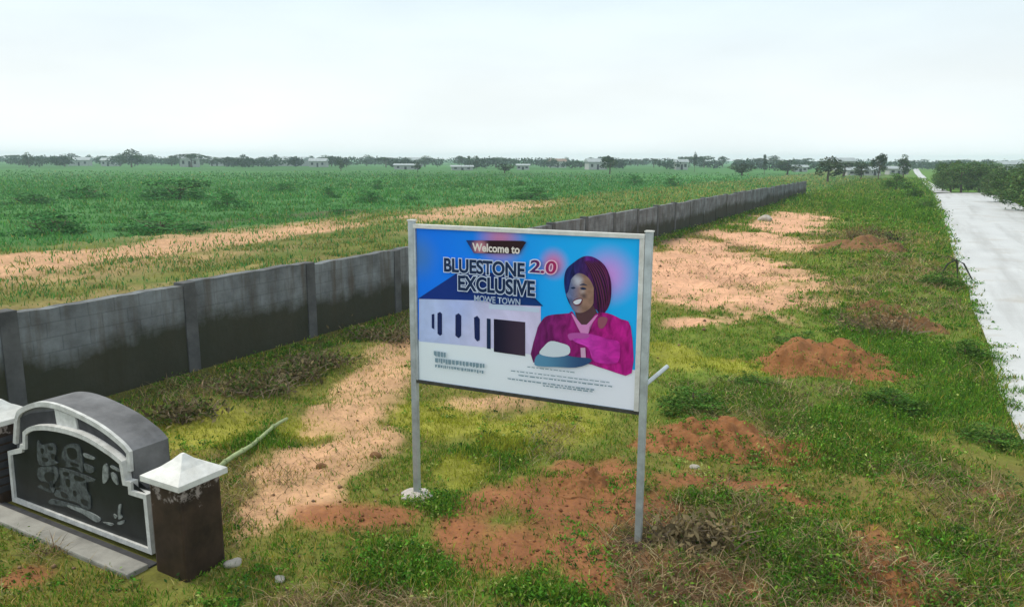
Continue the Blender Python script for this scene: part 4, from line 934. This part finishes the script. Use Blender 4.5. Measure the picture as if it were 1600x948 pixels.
for i, (px, py, w, h, lb) in enumerate([(395, 615, 1.3, .38, 'brown dry brush heap at the wall foot, largest of the row'), (290, 655, 1.0, .30, 'dry grey brush near the monument arch'), (500, 575, 1.2, .28, 'dry brush strip at the wall foot left of the sign post'),
        (600, 530, 1.4, .4, 'reddish dry brush at the wall foot close to the left sign post'), (455, 590, 1.1, .30, 'grey dead brush between the largest heap and the strip')]):
    brush(px, py, w, h, 60, M['twig'], 'dry_brush', lb, 'dry brush', 100 + i, 'dry brush along the foot of the wall')
brush(1352, 384, 2.0, .9, 70, M['twig'], 'dead_plant', 'brown dead plant standing on the farthest soil heap', 'dead plant', 120, None, (.20, .13, .05))
brush(1388, 392, 1.1, .7, 40, M['darktwig'], 'dead_plant', 'blackened dead plant right of the brown one on the verge', 'dead plant', 121, None, (.03, .025, .02))
brush(1370, 520, 1.8, .6, 70, M['twig'], 'dry_stalks', 'tangle of dry stalks on top of the red soil mound', 'dry brush', 122, None, (.24, .17, .09))
brush(1085, 850, .9, .3, 60, M['twig'], 'dry_stalks', 'dry stalks on the brown mound by the right sign post', 'dry brush', 123, None, (.22, .17, .09))
p = at(1490, 440); bm = bmesh.new(); rr = random.Random(8)
for dx, tip in ((-.55, 0), (.75, 1), (.2, 2)):
    add_tube(bm, [(0, 0, .75), (dx * .4, .05, .62), (dx, .1, -.05)], [.03, .028, .018], 6)
add_tube(bm, [(0, 0, .73), (-.15, .2, .85), (-.3, .3, .8)], [.02, .014, .006], 5)
o = bm_obj('bent_branch', bm, M['darktwig']); o.location = (p.x, p.y, gz(p)); tag(o, 'dark bent branch propped at the edge of the pale road', 'branch')
def rock(px, py, r, lb, m='stone', seed=0):
    p = at(px, py); bm = bmesh.new(); bmesh.ops.create_icosphere(bm, subdivisions=3, radius=1); q = random.Random(seed); f = [Vector((q.uniform(-1, 1), q.uniform(-1, 1), q.uniform(-1, 1))) for _ in range(6)]
    for v in bm.verts:
        k = 1 + sum(.09 * math.sin(3 * v.co.dot(a) + i) for i, a in enumerate(f)); v.co = Vector((v.co.x * r * k, v.co.y * r * .8 * k, v.co.z * r * .6 * k))
    o = bm_obj('stone', bm, M[m], None, True); o.location = (p.x, p.y, gz(p) + r * .15); tag(o, lb, 'stone')
rock(1196, 345, .42, 'pale boulder at the far end of the sandy strip by the wall', seed=1)
rock(365, 882, .08, 'pale stone at the foot of the dark monument pillar', seed=2)
rock(503, 733, .07, 'dark small stone on the bare soil right of the bamboo pole', 'brown_soil', 3)
rock(587, 720, .08, 'dark clod left of the left sign post', 'brown_soil', 4)
rock(437, 905, .06, 'pinkish stone in the grass near the lower edge', seed=5)
rock(1085, 745, .06, 'small pale stone right of the right sign post', seed=6)

# ------------------------------------------------------------------ grass, weeds and clods
def scatter(n, d0, d1, half, r, x_bias=None):
    d = d0 * np.exp(r.random(n) * math.log(d1 / d0)); a = r.uniform(-half, half, n) * 1.0
    return d * np.tan(a), d
def blade_mesh(name, x, y, z, h, w, lean, tint, r):
    n = len(x); a = r.uniform(0, 2 * math.pi, n); f = r.uniform(0, 2 * math.pi, n)
    sx, sy = np.cos(a) * w * .5, np.sin(a) * w * .5; lx, ly_ = np.cos(f) * lean * h, np.sin(f) * lean * h
    hz = h * np.sqrt(np.maximum(0.05, 1 - np.minimum(lean, 1.0) ** 2 * .8))
    P = [np.stack([x - sx, y - sy, z], 1), np.stack([x + sx, y + sy, z], 1),
         np.stack([x + sx * .8 + lx * .35, y + sy * .8 + ly_ * .35, z + hz * .6], 1), np.stack([x - sx * .8 + lx * .35, y - sy * .8 + ly_ * .35, z + hz * .6], 1),
         np.stack([x + lx, y + ly_, z + hz * .95], 1)]
    V = np.stack(P, 1).reshape(-1, 3); b = np.arange(n)[:, None] * 5
    F = np.concatenate([b + np.array([[0, 1, 2]]), b + np.array([[0, 2, 3]]), b + np.array([[3, 2, 4]])])
    return np_mesh(name, V, F, np.repeat(tint, 5, axis=0))
def hz(x, y):
    s, t = st_of(x, y); return np.where((t > ROAD_L - .25) & (t < ROAD_R) & (s < 106), np.maximum(height(x, y), .02), height(x, y) + mound_h(x, y))
def footprints(x, y):
    ok = np.ones(len(x), bool)
    # keep clear of the monument and its kerb
    lx = (x - mon_fr.o.x) * mon_fr.u.x + (y - mon_fr.o.y) * mon_fr.u.y; lz = (x - mon_fr.o.x) * mon_fr.b.x + (y - mon_fr.o.y) * mon_fr.b.y
    ok &= ~((lx > -1.0) & (lx < mon_fr.len + .55) & (lz > -.34) & (lz < .5)); return ok
def pal(sel, P, r):
    P = np.array(P); return P[sel] * r.uniform(.65, 1.4, (len(sel), 1)) * r.uniform(.88, 1.14, (len(sel), 3))
def build_grass():
    r = np.random.default_rng(21)
    x, y = scatter(1150000, 4.6, 170, 0.80, r)
    sand, red, lush, field, s, t = masks(x, y); c1 = fbm(x, y, 0.9, 4); c2 = fbm(x, y, 2.6, 3)
    dens = 0.42 + 0.40 * sstep(.42, .62, c1) + 0.75 * lush; dens *= (1 - 0.96 * sand) * (1 - 0.82 * red); dens *= 0.5 + 1.1 * sstep(.35, .6, c2)
    dens = np.where((t > ROAD_L - 0.05 + 1.5 * (c2 - .45)) & (t < ROAD_R + 0.1), 0, dens); dens = np.where(t > ROAD_R, 0.8, dens)
    dens = np.where(field > 0.3, 0, dens)
    ok = (r.random(len(x)) < dens) & footprints(x, y) & (np.abs(t - WALL_T) > .2)
    x, y, lush, red, c1, t, s = x[ok], y[ok], lush[ok], red[ok], c1[ok], t[ok], s[ok]; n = len(x)
    d = np.sqrt(x * x + y * y); sc = np.maximum(1, d / 13.0)
    h = r.uniform(.04, .13, n) * (0.8 + .7 * lush) * sc ** .75; w = r.uniform(.006, .014, n) * sc
    u = r.random(n); dry = np.clip(.42 - .34 * lush + .9 * (0.5 - c1), .05, .8); dry = np.where(t > -6, dry * .75, dry); dry = dry * (1 - .6 * sstep(30, 55, s))
    sel = np.where(u < dry * .55, 3, np.where(u < dry, 2, np.where(u < dry + (1 - dry) * .5, 0, np.where(u < dry + (1 - dry) * .82, 1, 4))))
    tint = pal(sel, [(.090, .225, .018), (.165, .265, .024), (.28, .26, .036), (.42, .32, .11), (.048, .13, .016)], r)
    yl = (yellow(x, y) > r.random(n) * .9)[:, None]; tint = np.where(yl, np.array([[.34, .36, .04]]) * r.uniform(.6, 1.3, (n, 1)), tint)
    o = link('grass', blade_mesh('grass', x, y, hz(x, y) - .01, h, w, r.uniform(.2, 1.0, n), tint, r), None, M['grass'])
    tag(o, 'patchy green and straw coloured grass over the verge', 'grass', kind='stuff')
    # field behind the wall
    x, y = scatter(420000, 8, 260, 0.72, r); sand, red, lush, field, s, t = masks(x, y); c1 = fbm(x, y, 0.12, 4); c2 = fbm(x, y, .7, 3)
    dens = (0.15 + .9 * sstep(.36, .6, c2)) * (1 - .95 * sand); dens *= 1 - sstep(110, 250, np.sqrt(x * x + y * y)) * .9; ok = (t < WALL_T - .35) & (r.random(len(x)) < dens); x, y, t, c1, c2 = x[ok], y[ok], t[ok], c1[ok], c2[ok]; n = len(x)
    d = np.sqrt(x * x + y * y); sc = np.maximum(1, d / 14.0); near = sstep(-38, -31, t + 8 * (fbm(x, y, 0.05, 3) - 0.5))
    big = fbm(x, y, .035, 3); h = r.uniform(.06, .20, n) * sc ** .40; w = r.uniform(.010, .022, n) * sc
    u = r.random(n); dry = .04 + .62 * near * (1.25 - c1 * 1.1)
    sel = np.where(u < dry * .35, 3, np.where(u < dry, 2, np.where(u < dry + (1 - dry) * .6, 0, np.where(u < dry + (1 - dry) * .8, 1, 4))))
    tint = pal(sel, [(.066, .205, .05), (.10, .225, .045), (.20, .21, .045), (.32, .28, .09), (.055, .18, .045)], r) * (.85 + .7 * big)[:, None]
    o = link('field_grass', blade_mesh('field_grass', x, y, height(x, y) - .02, h, w, r.uniform(.2, .8, n), tint, r), None, M['grass'])
    tag(o, 'green and dry grass of the field behind the wall', 'grass', kind='stuff')
    # dry litter lying on the soil heaps
    x, y = scatter(190000, 4.6, 40, 0.80, r); sand, red, lush, field, s, t = masks(x, y); c = fbm(x, y, .55, 3)
    dens = sstep(.47, .62, c) * (t < ROAD_L - .2) * (t > WALL_T + .3) * (1 - .8 * sand); ok = (r.random(len(x)) < dens) & footprints(x, y); x, y = x[ok], y[ok]; n = len(x); d = np.sqrt(x * x + y * y); sc = np.maximum(1, d / 12)
    tint = pal(r.integers(0, 3, n), [(.40, .31, .17), (.26, .19, .10), (.14, .10, .055)], r)
    o = link('straw_litter', blade_mesh('straw_litter', x, y, hz(x, y) + .012, r.uniform(.08, .26, n) * sc ** .6, r.uniform(.005, .012, n) * sc, r.uniform(.85, 1.1, n), tint, r), None, M['grass'])
    tag(o, 'dry straw and stalks lying on the verge', 'litter', kind='stuff')
def build_weeds():
    r = np.random.default_rng(33)
    x, y = scatter(78000, 4.6, 120, 0.80, r); sand, red, lush, field, s, t = masks(x, y); c = fbm(x, y, .7, 4); e = fbm(x, y, 2.2, 2)
    dens = (.03 + .35 * sstep(.48, .62, c) + .8 * lush) * (1 - .96 * sand) * (1 - .9 * red) * (.25 + 1.1 * sstep(.4, .62, e))
    dens = np.where(t > -3.0, dens * 1.7 + .16, dens * .8); dens = np.where((t > ROAD_L - .05 + 1.5 * (e - .45)) & (t < ROAD_R + .4), 0, dens); dens = np.where(t < WALL_T + 1.0, np.maximum(dens, .9 * sstep(.38, .55, e)), dens); dens = np.where(t < WALL_T + .22, 0, dens)
    ok = (r.random(len(x)) < dens) & footprints(x, y); x, y, lush = x[ok], y[ok], lush[ok]; n = len(x); z = hz(x, y); d = np.sqrt(x * x + y * y); sc = np.maximum(1, d / 15)
    k = 15; rad = (r.uniform(.05, .15, n) * (0.8 + .5 * lush) * sc ** .8)
    off = r.normal(size=(n, k, 3)) * np.array([.55, .55, .42]); off[:, :, 2] = np.abs(off[:, :, 2])
    c3 = np.stack([x, y, z], 1)[:, None, :] + off * rad[:, None, None]; br = r.uniform(.55, 1.5, (n, 1, 1)) * r.uniform(.65, 1.4, (n, k, 1))
    kind = r.random(n); P = np.where(kind[:, None] < .5, np.array([[.070, .195, .020]]), np.where(kind[:, None] < .80, np.array([[.135, .25, .026]]), np.where(kind[:, None] < .93, np.array([[.27, .31, .09]]), np.array([[.046, .13, .028]]))))
    tint = (P[:, None, :] * br).reshape(-1, 3)
    size = (r.uniform(.022, .055, (n, k)) * sc[:, None]).ravel()
    V, F, tt = leaves(c3.reshape(-1, 3), size, tint, .8, r, .5)
    o = link('weeds', np_mesh('weeds', V, F, tt), None, M['veg']); tag(o, 'low leafy weeds creeping over the verge', 'weeds', kind='stuff')
    # clods
    x, y = scatter(16000, 4.6, 30, 0.75, r); sand, red, lush, field, s, t = masks(x, y); ok = (r.random(len(x)) < .10 + .55 * red + .12 * sand + .5 * (mound_h(x, y) > .05)) & (t < ROAD_L - .3) & (t > WALL_T + .3) & footprints(x, y); x, y, red = x[ok], y[ok], red[ok]; n = len(x)
    z = hz(x, y); d = np.sqrt(x * x + y * y); q = r.uniform(.006, .024, n) * np.maximum(1, d / 12) * np.where(r.random(n) < .06, 1.8, 1)
    base = np.array([(1, 0, 0), (-1, 0, 0), (0, 1, 0), (0, -1, 0), (0, 0, .8), (0, 0, -.6), (.6, .6, .4), (-.6, .5, .45)]); base = base[:6]
    V = (base[None] * r.uniform(.6, 1.3, (n, 6, 3)) * q[:, None, None]) + np.stack([x, y, z + q * .25], 1)[:, None, :]
    f = np.array([(0, 2, 4), (2, 1, 4), (1, 3, 4), (3, 0, 4), (2, 0, 5), (1, 2, 5), (3, 1, 5), (0, 3, 5)]); F = (f[None] + np.arange(n)[:, None, None] * 6).reshape(-1, 3)
    tint = np.where(red[:, None] > .3, np.array([[.26, .115, .055]]), np.array([[.30, .20, .12]])) * r.uniform(.6, 1.35, (n, 1))
    o = link('soil_clods', np_mesh('soil_clods', V.reshape(-1, 3), F, np.repeat(tint, 6, axis=0)), None, M['grass']); tag(o, 'crumbs and clods of soil on bare ground', 'soil', kind='stuff')
build_grass(); build_weeds()

# ------------------------------------------------------------------ haze
def build_haze():
    bm = bmesh.new(); add_box(bm, -1500, 1500, -60, 1400, -3.0, 14.0)
    m = bpy.data.materials.new('haze'); m.use_nodes = True; t = m.node_tree; t.nodes.clear(); o_ = t.nodes.new('ShaderNodeOutputMaterial')
    v = t.nodes.new('ShaderNodeVolumePrincipled'); v.inputs['Color'].default_value = (.72, .88, 1.0, 1); v.inputs['Density'].default_value = HAZE; v.inputs['Anisotropy'].default_value = 0.2
    t.links.new(v.outputs[0], o_.inputs['Volume']); o = bm_obj('haze', bm, m); tag(o, kind='stuff')
HAZE = 0.0005
build_haze()
